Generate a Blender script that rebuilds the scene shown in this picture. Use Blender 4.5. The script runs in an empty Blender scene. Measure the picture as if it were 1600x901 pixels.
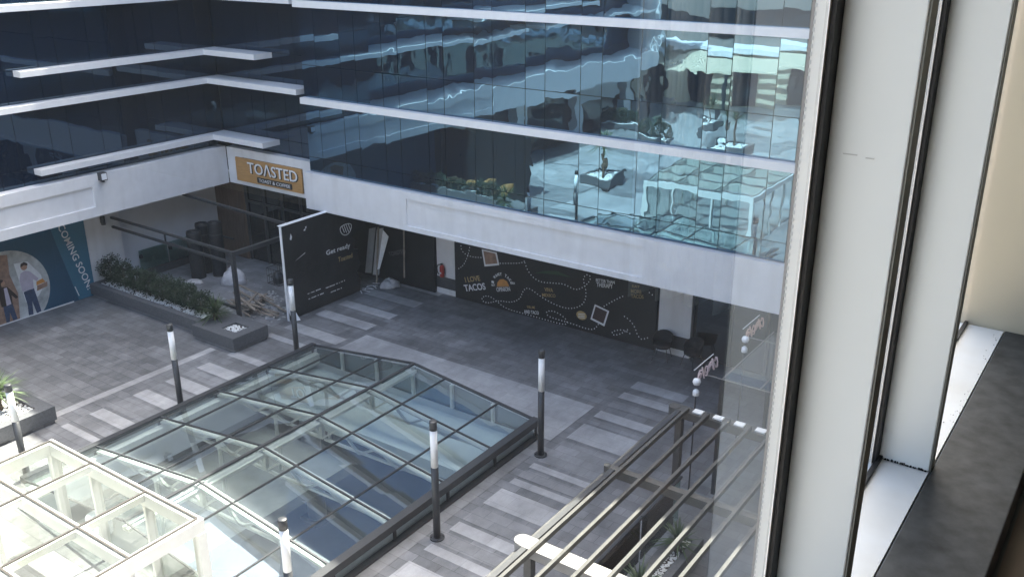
import bpy, math, random
from mathutils import Vector, Matrix
random.seed(7)
R = math.radians
scene = bpy.context.scene
col = scene.collection

# ------------------------------------------------------------------ camera, sky, sun, exposure
YAW, PITCH, ROLL = R(35.18), R(20.98), R(-0.16)
fw = Vector((-math.sin(YAW)*math.cos(PITCH), math.cos(YAW)*math.cos(PITCH), -math.sin(PITCH)))
rt = Vector((math.cos(YAW), math.sin(YAW), 0)); up = rt.cross(fw)
rt2 = rt*math.cos(ROLL)+up*math.sin(ROLL); up2 = -rt*math.sin(ROLL)+up*math.cos(ROLL)
cam = bpy.data.cameras.new('camera'); cam_o = bpy.data.objects.new('camera', cam); col.objects.link(cam_o)
cam.sensor_width = 36; cam.lens = 1467.2/1600*36; cam.clip_start = .03; cam.clip_end = 900
m = Matrix((rt2, up2, -fw)).transposed().to_4x4(); m.translation = (0, 0, 12); cam_o.matrix_world = m
scene.camera = cam_o
SUN_EL, SUN_AZ = R(59.7), R(3)
w = bpy.data.worlds.new('World'); scene.world = w; w.use_nodes = True
sky = w.node_tree.nodes.new('ShaderNodeTexSky'); sky.sky_type = 'NISHITA'; sky.sun_disc = False
sky.sun_elevation = SUN_EL; sky.sun_rotation = SUN_AZ; sky.air_density = 1.0; sky.dust_density = 6.0; sky.ozone_density = .8
bg = w.node_tree.nodes['Background']; bg.inputs['Strength'].default_value = .15
w.node_tree.links.new(sky.outputs['Color'], bg.inputs['Color'])
sun = bpy.data.lights.new('sun', 'SUN'); sun.energy = 5.0; sun.angle = R(.53); sun.color = (1, .92, .80)
sun_o = bpy.data.objects.new('sun', sun); col.objects.link(sun_o)
sd = Vector((math.sin(SUN_AZ)*math.cos(SUN_EL), math.cos(SUN_AZ)*math.cos(SUN_EL), math.sin(SUN_EL)))
sun_o.rotation_euler = sd.to_track_quat('Z', 'Y').to_euler(); sun_o.location = (0, 0, 60)
scene.view_settings.view_transform = 'Standard'; scene.view_settings.look = 'None'
scene.view_settings.exposure = 2.6; scene.view_settings.gamma = 1
scene.render.engine = 'CYCLES'
cy = scene.cycles; cy.max_bounces = 12; cy.transparent_max_bounces = 24; cy.glossy_bounces = 6; cy.diffuse_bounces = 4
cy.use_denoising = True; cy.sample_clamp_indirect = 8; cy.caustics_reflective = False; cy.caustics_refractive = False

# ------------------------------------------------------------------ helpers
class MB:
    def __init__(s): s.v = []; s.f = []
    def box(s, x0, x1, y0, y1, z0, z1):
        n = len(s.v)
        s.v += [(x0,y0,z0),(x1,y0,z0),(x1,y1,z0),(x0,y1,z0),(x0,y0,z1),(x1,y0,z1),(x1,y1,z1),(x0,y1,z1)]
        s.f += [tuple(n+i for i in q) for q in ((0,3,2,1),(4,5,6,7),(0,1,5,4),(1,2,6,5),(2,3,7,6),(3,0,4,7))]
        return s
    def bar(s, a, b, wd, ht, upv=(0,0,1)):
        a, b = Vector(a), Vector(b); d = (b-a).normalized(); sd_ = d.cross(Vector(upv))
        if sd_.length < 1e-4: sd_ = d.cross(Vector((0,1,0)))
        sd_.normalize(); u_ = sd_.cross(d).normalized(); n = len(s.v)
        for p in (a, b):
            for i, j in ((-1,-1),(1,-1),(1,1),(-1,1)): s.v.append(tuple(p+sd_*(i*wd/2)+u_*(j*ht/2)))
        s.f += [tuple(n+i for i in q) for q in ((0,3,2,1),(4,5,6,7),(0,1,5,4),(1,2,6,5),(2,3,7,6),(3,0,4,7))]
        return s
    def tube(s, a, b, r0, r1=None, n=12, caps=True):
        a, b = Vector(a), Vector(b); r1 = r0 if r1 is None else r1
        d = (b-a).normalized(); t = d.cross(Vector((0,0,1)))
        if t.length < 1e-3: t = Vector((1,0,0))
        t.normalize(); q = d.cross(t); k = len(s.v)
        for p, r in ((a,r0),(b,r1)):
            for i in range(n):
                c = 2*math.pi*i/n; s.v.append(tuple(p+t*(r*math.cos(c))+q*(r*math.sin(c))))
        for i in range(n):
            j = (i+1) % n; s.f.append((k+i,k+n+i,k+n+j,k+j))
        if caps:
            s.f.append(tuple(k+i for i in range(n))); s.f.append(tuple(k+n+i for i in reversed(range(n))))
        return s
    def path(s, pts, r, n=6):
        for a, b in zip(pts, pts[1:]): s.tube(a, b, r, r, n)
        return s
    def lathe(s, c, prof, n=20):
        k = len(s.v); m_ = len(prof)
        for r, z in prof:
            for i in range(n):
                a = 2*math.pi*i/n; s.v.append((c[0]+r*math.cos(a), c[1]+r*math.sin(a), c[2]+z))
        for j in range(m_-1):
            for i in range(n):
                i2 = (i+1) % n; s.f.append((k+j*n+i, k+j*n+i2, k+(j+1)*n+i2, k+(j+1)*n+i))
        s.f.append(tuple(k+i for i in reversed(range(n)))); s.f.append(tuple(k+(m_-1)*n+i for i in range(n)))
        return s
    def prism(s, pts, off):
        """closed outline in 3d, thickened by the vector off"""
        k = len(s.v); n = len(pts); off = Vector(off)
        s.v += [tuple(p) for p in pts] + [tuple(Vector(p)+off) for p in pts]
        s.f.append(tuple(k+i for i in range(n))); s.f.append(tuple(k+n+i for i in reversed(range(n))))
        for i in range(n):
            j = (i+1) % n; s.f.append((k+i, k+n+i, k+n+j, k+j))
        return s
    def quad(s, *p):
        k = len(s.v); s.v += [tuple(q) for q in p]; s.f.append(tuple(range(k, k+len(p)))); return s
    def mesh(s, name, mat, smooth=False):
        me = bpy.data.meshes.new(name); me.from_pydata(s.v, [], s.f); me.update()
        if mat: me.materials.append(mat)
        if smooth: me.polygons.foreach_set('use_smooth', [True]*len(me.polygons))
        return me

def link(name, me, parent=None, loc=None):
    o = bpy.data.objects.new(name, me); col.objects.link(o)
    if parent is not None: o.parent = parent
    if loc is not None: o.location = loc
    return o
def tag(o, label, cat, group=None):
    o['label'] = label; o['category'] = cat
    if group: o['group'] = group
    return o
def thing(name, label, cat, loc=(0,0,0), group=None):
    o = bpy.data.objects.new(name, None); col.objects.link(o); o.location = loc; o.empty_display_size = .3
    return tag(o, label, cat, group)
def part(name, mb, mat, parent, smooth=False, bevel=0):
    """mesh given in world coordinates, hung under parent"""
    o = link(name, mb.mesh(name, mat, smooth), parent)
    if parent is not None and parent.type == 'EMPTY' and parent.parent is None: o.location = -parent.location
    if bevel:
        b = o.modifiers.new('b', 'BEVEL'); b.width = bevel; b.segments = 2; b.limit_method = 'ANGLE'
    return o
def struct(name, mb, mat):
    o = link(name, mb.mesh(name, mat)); o['kind'] = 'structure'; return o
def dup(root, loc, label=None, rotz=None):
    r = root.copy(); col.objects.link(r); r.location = loc
    if label: r['label'] = label
    if rotz is not None: r.rotation_euler = (0, 0, rotz)
    for ch in list(root.children):
        c = ch.copy(); col.objects.link(c); c.parent = r
        for g in list(ch.children):
            d = g.copy(); col.objects.link(d); d.parent = c
    return r

# ------------------------------------------------------------------ materials
def nt(name):
    mt = bpy.data.materials.new(name); mt.use_nodes = True; return mt, mt.node_tree.nodes, mt.node_tree.links
def mat(name, c, rough=.6, var=.12, scale=3.0, bump=0, metal=0, spec=.5, detail=6, stretch=None, dirt=0, dirtc=(.1,.09,.08)):
    mt, N, L = nt(name); b = N['Principled BSDF']
    b.inputs['Roughness'].default_value = rough; b.inputs['Metallic'].default_value = metal
    b.inputs['Specular IOR Level'].default_value = spec
    g = N.new('ShaderNodeNewGeometry'); mp = N.new('ShaderNodeMapping'); L.new(g.outputs['Position'], mp.inputs['Vector'])
    if stretch: mp.inputs['Scale'].default_value = stretch
    n = N.new('ShaderNodeTexNoise'); n.inputs['Scale'].default_value = scale; n.inputs['Detail'].default_value = detail; n.inputs['Roughness'].default_value = .6
    L.new(mp.outputs[0], n.inputs['Vector'])
    mr = N.new('ShaderNodeMapRange'); mr.inputs['From Min'].default_value = .3; mr.inputs['From Max'].default_value = .7
    mr.inputs['To Min'].default_value = 1-var; mr.inputs['To Max'].default_value = 1+var; L.new(n.outputs['Fac'], mr.inputs['Value'])
    mx = N.new('ShaderNodeMix'); mx.data_type = 'RGBA'; mx.blend_type = 'MULTIPLY'; mx.inputs['Factor'].default_value = 1
    mx.inputs['A'].default_value = (*c, 1); L.new(mr.outputs[0], mx.inputs['B']); out = mx.outputs['Result']
    if dirt:
        n2 = N.new('ShaderNodeTexNoise'); n2.inputs['Scale'].default_value = .9; n2.inputs['Detail'].default_value = 8
        mp2 = N.new('ShaderNodeMapping'); mp2.inputs['Scale'].default_value = (2.6, 2.6, .35); L.new(g.outputs['Position'], mp2.inputs['Vector']); L.new(mp2.outputs[0], n2.inputs['Vector'])
        r2 = N.new('ShaderNodeMapRange'); r2.inputs['From Min'].default_value = .5; r2.inputs['From Max'].default_value = .8; r2.inputs['To Max'].default_value = dirt
        L.new(n2.outputs['Fac'], r2.inputs['Value'])
        m2 = N.new('ShaderNodeMix'); m2.data_type = 'RGBA'; L.new(r2.outputs[0], m2.inputs['Factor']); L.new(out, m2.inputs['A']); m2.inputs['B'].default_value = (*dirtc, 1)
        out = m2.outputs['Result']
    L.new(out, b.inputs['Base Color'])
    if bump:
        bp = N.new('ShaderNodeBump'); bp.inputs['Strength'].default_value = 1; bp.inputs['Distance'].default_value = bump
        L.new(n.outputs['Fac'], bp.inputs['Height']); L.new(bp.outputs[0], b.inputs['Normal'])
    return mt
def facade_glass(name, tint=(.39,.72,1.0), body=(.004,.011,.026), r0=.235, wave=.0052):
    """dark coated curtain-wall glass, slightly wavy like heat-treated panes"""
    mt, N, L = nt(name); N.remove(N['Principled BSDF']); o = N['Material Output']
    tc = N.new('ShaderNodeTexCoord'); oi = N.new('ShaderNodeObjectInfo')
    ad = N.new('ShaderNodeVectorMath'); ad.operation = 'MULTIPLY_ADD'
    L.new(oi.outputs['Random'], ad.inputs[0]); ad.inputs[1].default_value = (40, 23, 61); L.new(tc.outputs['Object'], ad.inputs[2])
    n = N.new('ShaderNodeTexNoise'); n.inputs['Scale'].default_value = 1.0; n.inputs['Detail'].default_value = 2.5; n.inputs['Roughness'].default_value = .4
    L.new(ad.outputs[0], n.inputs['Vector'])
    bp = N.new('ShaderNodeBump'); bp.inputs['Strength'].default_value = 1; bp.inputs['Distance'].default_value = wave
    L.new(n.outputs['Fac'], bp.inputs['Height'])
    pw = N.new('ShaderNodeMath'); pw.operation = 'POWER'; pw.inputs[1].default_value = 1.6; L.new(oi.outputs['Random'], pw.inputs[0])
    dr = N.new('ShaderNodeMapRange'); dr.inputs['To Min'].default_value = wave*.25; dr.inputs['To Max'].default_value = wave*2.4; L.new(pw.outputs[0], dr.inputs['Value']); L.new(dr.outputs[0], bp.inputs['Distance'])
    gl = N.new('ShaderNodeBsdfGlossy'); gl.inputs['Color'].default_value = (*tint, 1); gl.inputs['Roughness'].default_value = .0
    L.new(bp.outputs[0], gl.inputs['Normal'])
    df = N.new('ShaderNodeBsdfDiffuse'); df.inputs['Color'].default_value = (*body, 1)
    fr = N.new('ShaderNodeFresnel'); fr.inputs['IOR'].default_value = 1.5
    mr = N.new('ShaderNodeMapRange'); mr.inputs['From Min'].default_value = .04; mr.inputs['From Max'].default_value = 1; mr.inputs['To Min'].default_value = r0
    L.new(fr.outputs[0], mr.inputs['Value'])
    ms = N.new('ShaderNodeMixShader'); L.new(mr.outputs[0], ms.inputs[0]); L.new(df.outputs[0], ms.inputs[1]); L.new(gl.outputs[0], ms.inputs[2])
    L.new(ms.outputs[0], o.inputs['Surface']); return mt
def clear_glass(name, tint=(.93,.96,.95), r0=.06, gt=(1,1,1), wave=0, dust_haze=0, dust_hazec=(.55,.55,.5), veil=False):
    mt, N, L = nt(name); N.remove(N['Principled BSDF']); o = N['Material Output']
    tr = N.new('ShaderNodeBsdfTransparent'); tr.inputs['Color'].default_value = (*tint, 1)
    gl = N.new('ShaderNodeBsdfGlossy'); gl.inputs['Color'].default_value = (*gt, 1); gl.inputs['Roughness'].default_value = 0
    if wave:
        tc = N.new('ShaderNodeTexCoord'); n = N.new('ShaderNodeTexNoise'); n.inputs['Scale'].default_value = 1.3; n.inputs['Detail'].default_value = 1
        L.new(tc.outputs['Object'], n.inputs['Vector']); bp = N.new('ShaderNodeBump'); bp.inputs['Distance'].default_value = wave; bp.inputs['Strength'].default_value = 1
        L.new(n.outputs['Fac'], bp.inputs['Height']); L.new(bp.outputs[0], gl.inputs['Normal'])
    fr = N.new('ShaderNodeFresnel'); fr.inputs['IOR'].default_value = 1.5
    mr = N.new('ShaderNodeMapRange'); mr.inputs['From Min'].default_value = .04; mr.inputs['From Max'].default_value = 1; mr.inputs['To Min'].default_value = r0
    L.new(fr.outputs[0], mr.inputs['Value'])
    ms = N.new('ShaderNodeMixShader'); L.new(mr.outputs[0], ms.inputs[0]); L.new(tr.outputs[0], ms.inputs[1]); L.new(gl.outputs[0], ms.inputs[2])
    out = ms.outputs[0]
    if dust_haze:
        g = N.new('ShaderNodeNewGeometry'); n2 = N.new('ShaderNodeTexNoise'); n2.inputs['Scale'].default_value = 1.7; n2.inputs['Detail'].default_value = 9; n2.inputs['Roughness'].default_value = .7
        L.new(g.outputs['Position'], n2.inputs['Vector']); r2 = N.new('ShaderNodeMapRange'); r2.inputs['From Min'].default_value = .3; r2.inputs['From Max'].default_value = .75
        r2.inputs['To Min'].default_value = dust_haze*.55; r2.inputs['To Max'].default_value = dust_haze*1.7; L.new(n2.outputs['Fac'], r2.inputs['Value'])
        df = N.new('ShaderNodeBsdfTranslucent' if veil else 'ShaderNodeBsdfDiffuse'); df.inputs['Color'].default_value = (*dust_hazec, 1)  # translucent variant paints a milky haze over the pane; diffuse is dust
        m3 = N.new('ShaderNodeMixShader'); L.new(r2.outputs[0], m3.inputs[0]); L.new(out, m3.inputs[1]); L.new(df.outputs[0], m3.inputs[2]); out = m3.outputs[0]
    L.new(out, o.inputs['Surface']); return mt
def paving(name, c, rough=.42, tile=(.6,.3), var=.22, mortar=.5, blot=.25):
    mt, N, L = nt(name); b = N['Principled BSDF']; b.inputs['Roughness'].default_value = rough
    g = N.new('ShaderNodeNewGeometry')
    br = N.new('ShaderNodeTexBrick'); br.inputs['Scale'].default_value = 1; br.inputs['Brick Width'].default_value = tile[0]; br.inputs['Row Height'].default_value = tile[1]
    br.inputs['Mortar Size'].default_value = .006; br.inputs['Mortar Smooth'].default_value = .4
    br.inputs['Color1'].default_value = (*[x*(1-var) for x in c], 1); br.inputs['Color2'].default_value = (*[x*(1+var) for x in c], 1); br.inputs['Mortar'].default_value = (*[x*mortar for x in c], 1)
    L.new(g.outputs['Position'], br.inputs['Vector'])
    n = N.new('ShaderNodeTexNoise'); n.inputs['Scale'].default_value = 2.6; n.inputs['Detail'].default_value = 9; n.inputs['Roughness'].default_value = .68
    mp = N.new('ShaderNodeMapping'); mp.inputs['Scale'].default_value = (1, .55, 1); mp.inputs['Rotation'].default_value = (0, 0, .5); L.new(g.outputs['Position'], mp.inputs['Vector']); L.new(mp.outputs[0], n.inputs['Vector'])
    mr = N.new('ShaderNodeMapRange'); mr.inputs['From Min'].default_value = .33; mr.inputs['From Max'].default_value = .68; mr.inputs['To Min'].default_value = 1-blot; mr.inputs['To Max'].default_value = 1+blot
    L.new(n.outputs['Fac'], mr.inputs['Value'])
    mx = N.new('ShaderNodeMix'); mx.data_type = 'RGBA'; mx.blend_type = 'MULTIPLY'; mx.inputs['Factor'].default_value = 1
    L.new(br.outputs['Color'], mx.inputs['A']); L.new(mr.outputs[0], mx.inputs['B']); n4 = N.new('ShaderNodeTexNoise'); n4.inputs['Scale'].default_value = .55; n4.inputs['Detail'].default_value = 7; n4.inputs['Roughness'].default_value = .62; L.new(g.outputs['Position'], n4.inputs['Vector'])
    r4 = N.new('ShaderNodeMapRange'); r4.inputs['From Min'].default_value = .38; r4.inputs['From Max'].default_value = .66; r4.inputs['To Min'].default_value = .80; r4.inputs['To Max'].default_value = 1.13; L.new(n4.outputs['Fac'], r4.inputs['Value'])
    m4 = N.new('ShaderNodeMix'); m4.data_type = 'RGBA'; m4.blend_type = 'MULTIPLY'; m4.inputs['Factor'].default_value = 1; L.new(mx.outputs['Result'], m4.inputs['A']); L.new(r4.outputs[0], m4.inputs['B'])
    L.new(m4.outputs['Result'], b.inputs['Base Color'])
    n3 = N.new('ShaderNodeTexNoise'); n3.inputs['Scale'].default_value = .7; n3.inputs['Detail'].default_value = 4; L.new(g.outputs['Position'], n3.inputs['Vector'])
    r3 = N.new('ShaderNodeMapRange'); r3.inputs['To Min'].default_value = rough-.16; r3.inputs['To Max'].default_value = rough+.18; L.new(n3.outputs['Fac'], r3.inputs['Value']); L.new(r3.outputs[0], b.inputs['Roughness'])
    bp = N.new('ShaderNodeBump'); bp.inputs['Strength'].default_value = .5; bp.inputs['Distance'].default_value = .004; L.new(n.outputs['Fac'], bp.inputs['Height']); L.new(bp.outputs[0], b.inputs['Normal'])
    return mt

RENDER = mat('white_render', (.70,.70,.715), .7, .05, 2.5, dirt=.36, dirtc=(.42,.41,.40))
FINW = mat('fin_aluminium', (.74,.74,.75), .45, .04, 4)
GLASS = facade_glass('coated_glass')
GLASSL = facade_glass('coated_glass_dark', tint=(.42,.60,.78), r0=.12, wave=.003)
JOINT = mat('black_joint', (.012,.013,.015), .6, .2)
GRAN = paving('dark_granite', (.165,.167,.174), .36, (.6,.3), .19, .38, .26)
GRANL = paving('pale_granite', (.34,.34,.347), .42, (.9,.45), .07, .75, .16)
GRANM = paving('mid_granite', (.21,.212,.22), .43, (.6,.3), .14, .6, .18)
STONE = mat('grey_granite_cladding', (.10,.104,.112), .5, .2, 14, bump=.002)
SLATE = mat('slate_skirting', (.06,.062,.068), .5, .15, 6)
DARKM = mat('dark_grey_steel', (.035,.037,.041), .42, .15, 9)
BROWNM = mat('bronze_steel', (.050,.045,.042), .45, .15, 9)
SLATM = mat('pergola_aluminium', (.080,.080,.078), .75, .15, 6, spec=.2)
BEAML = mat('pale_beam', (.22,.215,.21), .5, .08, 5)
WSTEEL = mat('white_steel', (.79,.79,.77), .45, .05, 5)
OPAL = mat('opal_acrylic', (.82,.83,.85), .35, .02, 5)
SKYG = clear_glass('skylight_glass', (.82,.90,.88), .18, (.76,.90,1), .00010, dust_haze=.055, dust_hazec=(.48,.54,.58))
BOXG = clear_glass('canopy_glass', (.90,.93,.90), .09, dust_haze=.028, dust_hazec=(.60,.61,.57))
WING = clear_glass('window_glass', (.905,.955,.940), .10, dust_haze=.0085, dust_hazec=(.70,.80,.84), veil=True)  # milky veil that lifts the blacks is mixed into the pane as translucent colour
BALG = clear_glass('balustrade_glass', (.70,.86,.82), .10)
GLASSR = facade_glass('coated_glass_rear', tint=(.42,.62,.85), r0=.14, wave=.02)
SHOPG = facade_glass('shop_glass', (.75,.8,.82), (.010,.011,.012), .10, .0005)
BLACKP = mat('black_print', (.017,.0185,.0195), .42, .3, 2.2)
WRINK2 = mat('black_vinyl_taut', (.017,.0185,.0195), .40, .3, 1.3, bump=.008)
WRINK = mat('black_vinyl', (.017,.018,.0195), .36, .35, 1.6, bump=.035)
SOFF = mat('beige_soffit', (.42,.37,.31), .8, .08, 3)
WALLW = mat('white_shop_wall', (.62,.64,.68), .8, .05, 1.5)
WOOD = mat('brown_wood', (.115,.075,.052), .6, .3, 3, stretch=(6,6,.6))
OAK = mat('oak_board', (.46,.25,.085), .5, .16, 2.2, stretch=(1.5,1,14))
WHITEP = mat('white_paint', (.8,.8,.82), .5, .02)
GOLDP = mat('gold_print', (.45,.33,.15), .5, .1)
SILVP = mat('pale_print', (.78,.79,.80), .5, .08, 9)
ORANGEP = mat('orange_print', (.62,.28,.07), .5, .15, 9)
REDP = mat('red_enamel', (.42,.025,.02), .35, .05)
RUB = mat('black_rubber', (.012,.012,.012), .6, .1)
TEAL = mat('teal_print', (.020,.085,.15), .5, .12, 1.2)
TEALL = mat('light_teal_print', (.042,.165,.25), .5, .08, 1.2)
GREEN = mat('shrub_leaves', (.022,.042,.020), .6, .45, 8)
YUC = mat('yucca_leaves', (.050,.080,.030), .5, .4, 6)
BARK = mat('bark', (.11,.08,.055), .9, .25, 12, bump=.01)
PEB = mat('white_pebbles', (.70,.70,.68), .7, .15, 30)
SOIL = mat('planter_soil', (.06,.045,.035), .9, .3, 8)
SCUFF = mat('scuff_grey', (.55,.54,.51), .6)
FRAMEW = mat('window_frame_paint', (.82,.825,.79), .42, .012, 3, dirt=.03, dirtc=(.5,.49,.46))
OLIVE = mat('frame_edge', (.20,.195,.17), .5, .06)
SPACER = mat('spacer_bar', (.85,.82,.76), .4, .03)
BEIGE = mat('beige_wall', (.60,.52,.38), .8, .025, 2)
ROOMW = mat('room_wall', (.52,.49,.44), .9, .05, 2)
FLOORW = mat('room_floor', (.06,.036,.022), .4, .3, 3, stretch=(8,1,1))
SILLS = mat('stone_sill', (.038,.039,.038), .55, .55, 16, bump=.0006, detail=12, spec=.35, dirt=.28, dirtc=(.13,.125,.115))
SILLW = mat('sill_paint', (.66,.66,.64), .4, .03, 6, dirt=.5, dirtc=(.46,.40,.30))
CURT = mat('curtain_cloth', (.80,.80,.73), .9, .06, 6)
CREAM = mat('cream_render', (.66,.58,.44), .8, .06, 1.5)
CLADB = mat('brown_cladding', (.20,.175,.16), .6, .08, 2)
CONC = mat('concrete', (.36,.36,.35), .8, .15, 2, bump=.003)
BFLOOR = mat('basement_tile', (.34,.35,.36), .25, .1, 1)
TAN = mat('tan_wood', (.34,.22,.14), .5, .2, 5)
SACK = mat('white_sack', (.48,.46,.46), .8, .25, 7, bump=.03)
PLANKM = mat('raw_plank', (.25,.21,.17), .8, .3, 5)
ORCUSH = mat('orange_cushion', (.26,.13,.04), .8, .1)
SKIN = mat('printed_skin', (.45,.26,.18), .6, .05)
PINKS = mat('printed_shirt', (.52,.47,.56), .6, .1, 6)
JEANS = mat('printed_jeans', (.045,.07,.13), .6, .3, 9)
HAIR = mat('printed_hair', (.035,.022,.018), .6, .2)
PHOTO = mat('printed_photo_ground', (.50,.52,.52), .5, .4, 2.0)
PHOTOB = mat('printed_brown', (.30,.19,.14), .5, .35, 5)

# ------------------------------------------------------------------ ground, basement
HX0, HX1, HY0, HY1 = -19.43, -11.54, 8.5, 17.35
g = MB(); B = 320
for x0, x1, y0, y1 in ((-B,HX0,-B,B),(HX1,B,-B,B),(HX0,HX1,-B,HY0),(HX0,HX1,HY1,B)):
    g.quad((x0,y0,0),(x1,y0,0),(x1,y1,0),(x0,y1,0))
plaza = struct('plaza_ground', g, GRAN)
slab_cache = {}
def paver(x0, x1, y0, y1, mt, z=.004, name='paving_stripe'):
    """flat slab laid on the plaza, a few mm proud"""
    key = (round(x1-x0,2), round(y1-y0,2), mt.name)
    if key not in slab_cache:
        a, b = (x1-x0)/2, (y1-y0)/2; q = MB(); q.box(-a,a,-b,b,-.004,0); q.f = q.f[1:]
        slab_cache[key] = q.mesh(name, mt)
    return link(name, slab_cache[key], plaza, ((x0+x1)/2, (y0+y1)/2, z))
for y0, y1 in ((8.4,8.7),(9.4,9.85),(10.77,10.98),(11.58,11.99),(12.88,13.34),(13.92,14.38),(15.0,15.46),(16.1,16.4)): paver(-21.9,-20.22,y0,y1,GRANL)
for y0, y1 in ((17.72,17.98),(18.5,19.0),(19.87,20.36),(20.95,21.39),(22.2,22.7),(23.5,23.85)): paver(-22.05,-19.72,y0,y1,GRANL)
for y0, y1 in ((21.13,21.6),(20.43,20.8),(19.12,19.5),(17.78,18.64),(16.08,16.31),(15.27,15.5),(14.26,14.98),(13.05,13.4),(12.2,12.45),(11.05,11.75),(10.0,10.35),(9.1,9.4),(7.9,8.6),(6.6,7.0)): paver(-10.86,-9.28,y0,y1,GRANL)
for y0, y1 in ((19.85,20.2),(18.72,19.0),(16.45,17.6),(15.6,15.95),(13.5,14.1),(12.55,12.95),(10.45,10.95)): paver(-10.86,-9.28,y0,y1,GRANM)
for y0, y1 in ((11.1,11.45),(12.1,12.75),(13.45,13.8),(14.5,14.9),(19.1,19.7),(21.5,22.1)): paver(-21.9,-20.22,y0,y1,GRANM)
paver(-19.45,-11.12,17.42,19.6,GRANL,name='paving_apron')
paver(-11.5,-11.12,8.5,17.38,GRANM,name='paving_apron')
paver(-19.9,-19.47,8.5,17.38,GRANM,name='paving_apron')
paver(-22.72,-22.45,10.9,16.15,GRANL,name='paving_line')
for i in range(5):
    for j in range(7): paver(-27.5+i*5.0,-27.5+i*5.0+4.86,-21+j*4.1,-21+j*4.1+3.96,GRANL if (i+j)%3 else GRANM,.0035,name='paving_field')
for k in range(9): paver(-21.9,-20.22,-18+k*2.6,-17.3+k*2.6,GRAN,.0075)
# basement hall below the skylight
b = MB(); b.quad((HX0-3,HY0-3,-4.6),(HX1+3,HY0-3,-4.6),(HX1+3,HY1+3,-4.6),(HX0-3,HY1+3,-4.6)); struct('basement_floor', b, BFLOOR)
b = MB(); x0, x1, y0, y1 = HX0-3, HX1+3, HY0-3, HY1+3
b.box(x0-.3,x0,y0,y1,-4.6,-.3); b.box(x1,x1+.3,y0,y1,-4.6,-.3); b.box(x0,x1,y0-.3,y0,-4.6,-.3); b.box(x0,x1,y1,y1+.3,-4.6,-.3)
struct('basement_wall', b, CONC)
b = MB()
for a in ((x0,HX0,y0,y1),(HX1,x1,y0,y1),(HX0,HX1,y0,HY0),(HX0,HX1,HY1,y1)): b.box(*a,-.75,-.02)
struct('basement_slab_edge', b, WALLW)
PALE = mat('pale_slab', (.62,.66,.66), .5, .05, 2)
b = MB().box(HX0+.02,HX1-.02,15.2,17.34,-.55,-.2); struct('gallery_slab', b, PALE)
b = MB().box(HX0,-15.9,8.5,15.19,-1.5,-1.2); struct('gallery_floor', b, CONC)
t = thing('round_kiosk', 'round tan wooden counter on the basement floor under the skylight', 'kiosk', (-17.0,11.0,-4.6))
part('counter', MB().lathe((-17,11,-4.6), [(1.1,0),(1.1,1.05),(1.2,1.05),(1.2,1.12)], 28), TAN, t, True)
part('counter_top', MB().lathe((-17,11,-3.48), [(1.25,.0),(1.25,.05)], 28), WHITEP, t)
for i, (x, y) in enumerate(((-18.6,9.6),(-18.6,16.2),(-12.4,9.6),(-12.4,16.2))):
    q = thing('basement_column', ('round white column under the %s corner of the skylight' % ('near left','far left','near right','far right')[i]), 'column', (x,y,-4.6), 'columns in the basement hall')
    part('shaft', MB().lathe((x,y,-4.6), [(.28,.12),(.28,3.85)], 20), WALLW, q, True)
    part('base', MB().box(x-.36,x+.36,y-.36,y+.36,-4.6,-4.46), STONE, q)

# ------------------------------------------------------------------ curtain wall helper
pane_cache = {}
def pane(parent, axis, c, wd, ht, mt, name='glass_pane', tilt=.0011):
    """one glass pane; axis 'x' = lies in a plane x=const, 'y' = plane y=const"""
    key = (axis, round(wd,3), round(ht,3), mt.name)
    if key not in pane_cache:
        a, h, d = wd/2-.009, ht/2-.009, .012; q = MB()
        if axis == 'y': q.box(-a,a,-d,d,-h,h)
        else: q.box(-d,d,-a,a,-h,h)
        pane_cache[key] = q.mesh(name, mt)
    o = link(name, pane_cache[key], parent, Vector(c)-parent.location)
    t1, t2 = random.gauss(0,tilt), random.gauss(0,tilt)
    o.rotation_euler = (t1,0,t2) if axis == 'y' else (0,t1,t2)
    return o
def widths(a, b, first=0):
    out = []; p = a; k = first
    while p < b-.15:
        wd = min((1.09,.64)[k%2], b-p); 
        if b-p-wd < .2: wd = b-p
        out.append((p, p+wd)); p += wd; k += 1
    return out

# ------------------------------------------------------------------ right building
rb = thing('office_block', 'dark glass office block with long white fins and white fascia over the taco hoarding', 'building', (-15,22,0))
YG = 21.2
ROWS = [(4.46,4.95),(4.95,6.9),(6.9,7.94),(7.94,9.9),(9.9,10.94)]
part('core', MB().box(-23.2,-6.9,YG+.06,34,3.6,18.85), JOINT, rb)
edges = [-23.1,-22.5]; k = 0
x = -23.1; cols = []
pat = [.60,1.08]; xs = [-23.15,-22.5,-21.42]
while xs[-1] < -7.2: xs.append(xs[-1]+(.635,1.10)[len(xs)%2 == 0])
xs = [q for q in xs if q < -7.2]+[-6.92]
for a, c in zip(xs, xs[1:]):
    for z0, z1 in ROWS: pane(rb, 'y', ((a+c)/2, YG, (z0+z1)/2), c-a, z1-z0, GLASS, tilt=.0019)
u = MB(); z = 10.94
for z0, z1 in ((10.95,12.9),(12.9,13.9),(13.9,15.9),(15.9,18.4)): u.box(-23.15,-6.92,YG-.012,YG+.012,z0+.01,z1-.01)
part('upper_glazing', u, GLASS, rb)
part('parapet', MB().box(-23.3,-6.8,YG-.12,34.05,18.42,18.9), RENDER, rb)
for z in (6.92, 9.92, 12.92, 15.92): part('fin', MB().box(-23.15,-6.83,20.98,YG-.014,z-.2,z), FINW, rb)
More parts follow.
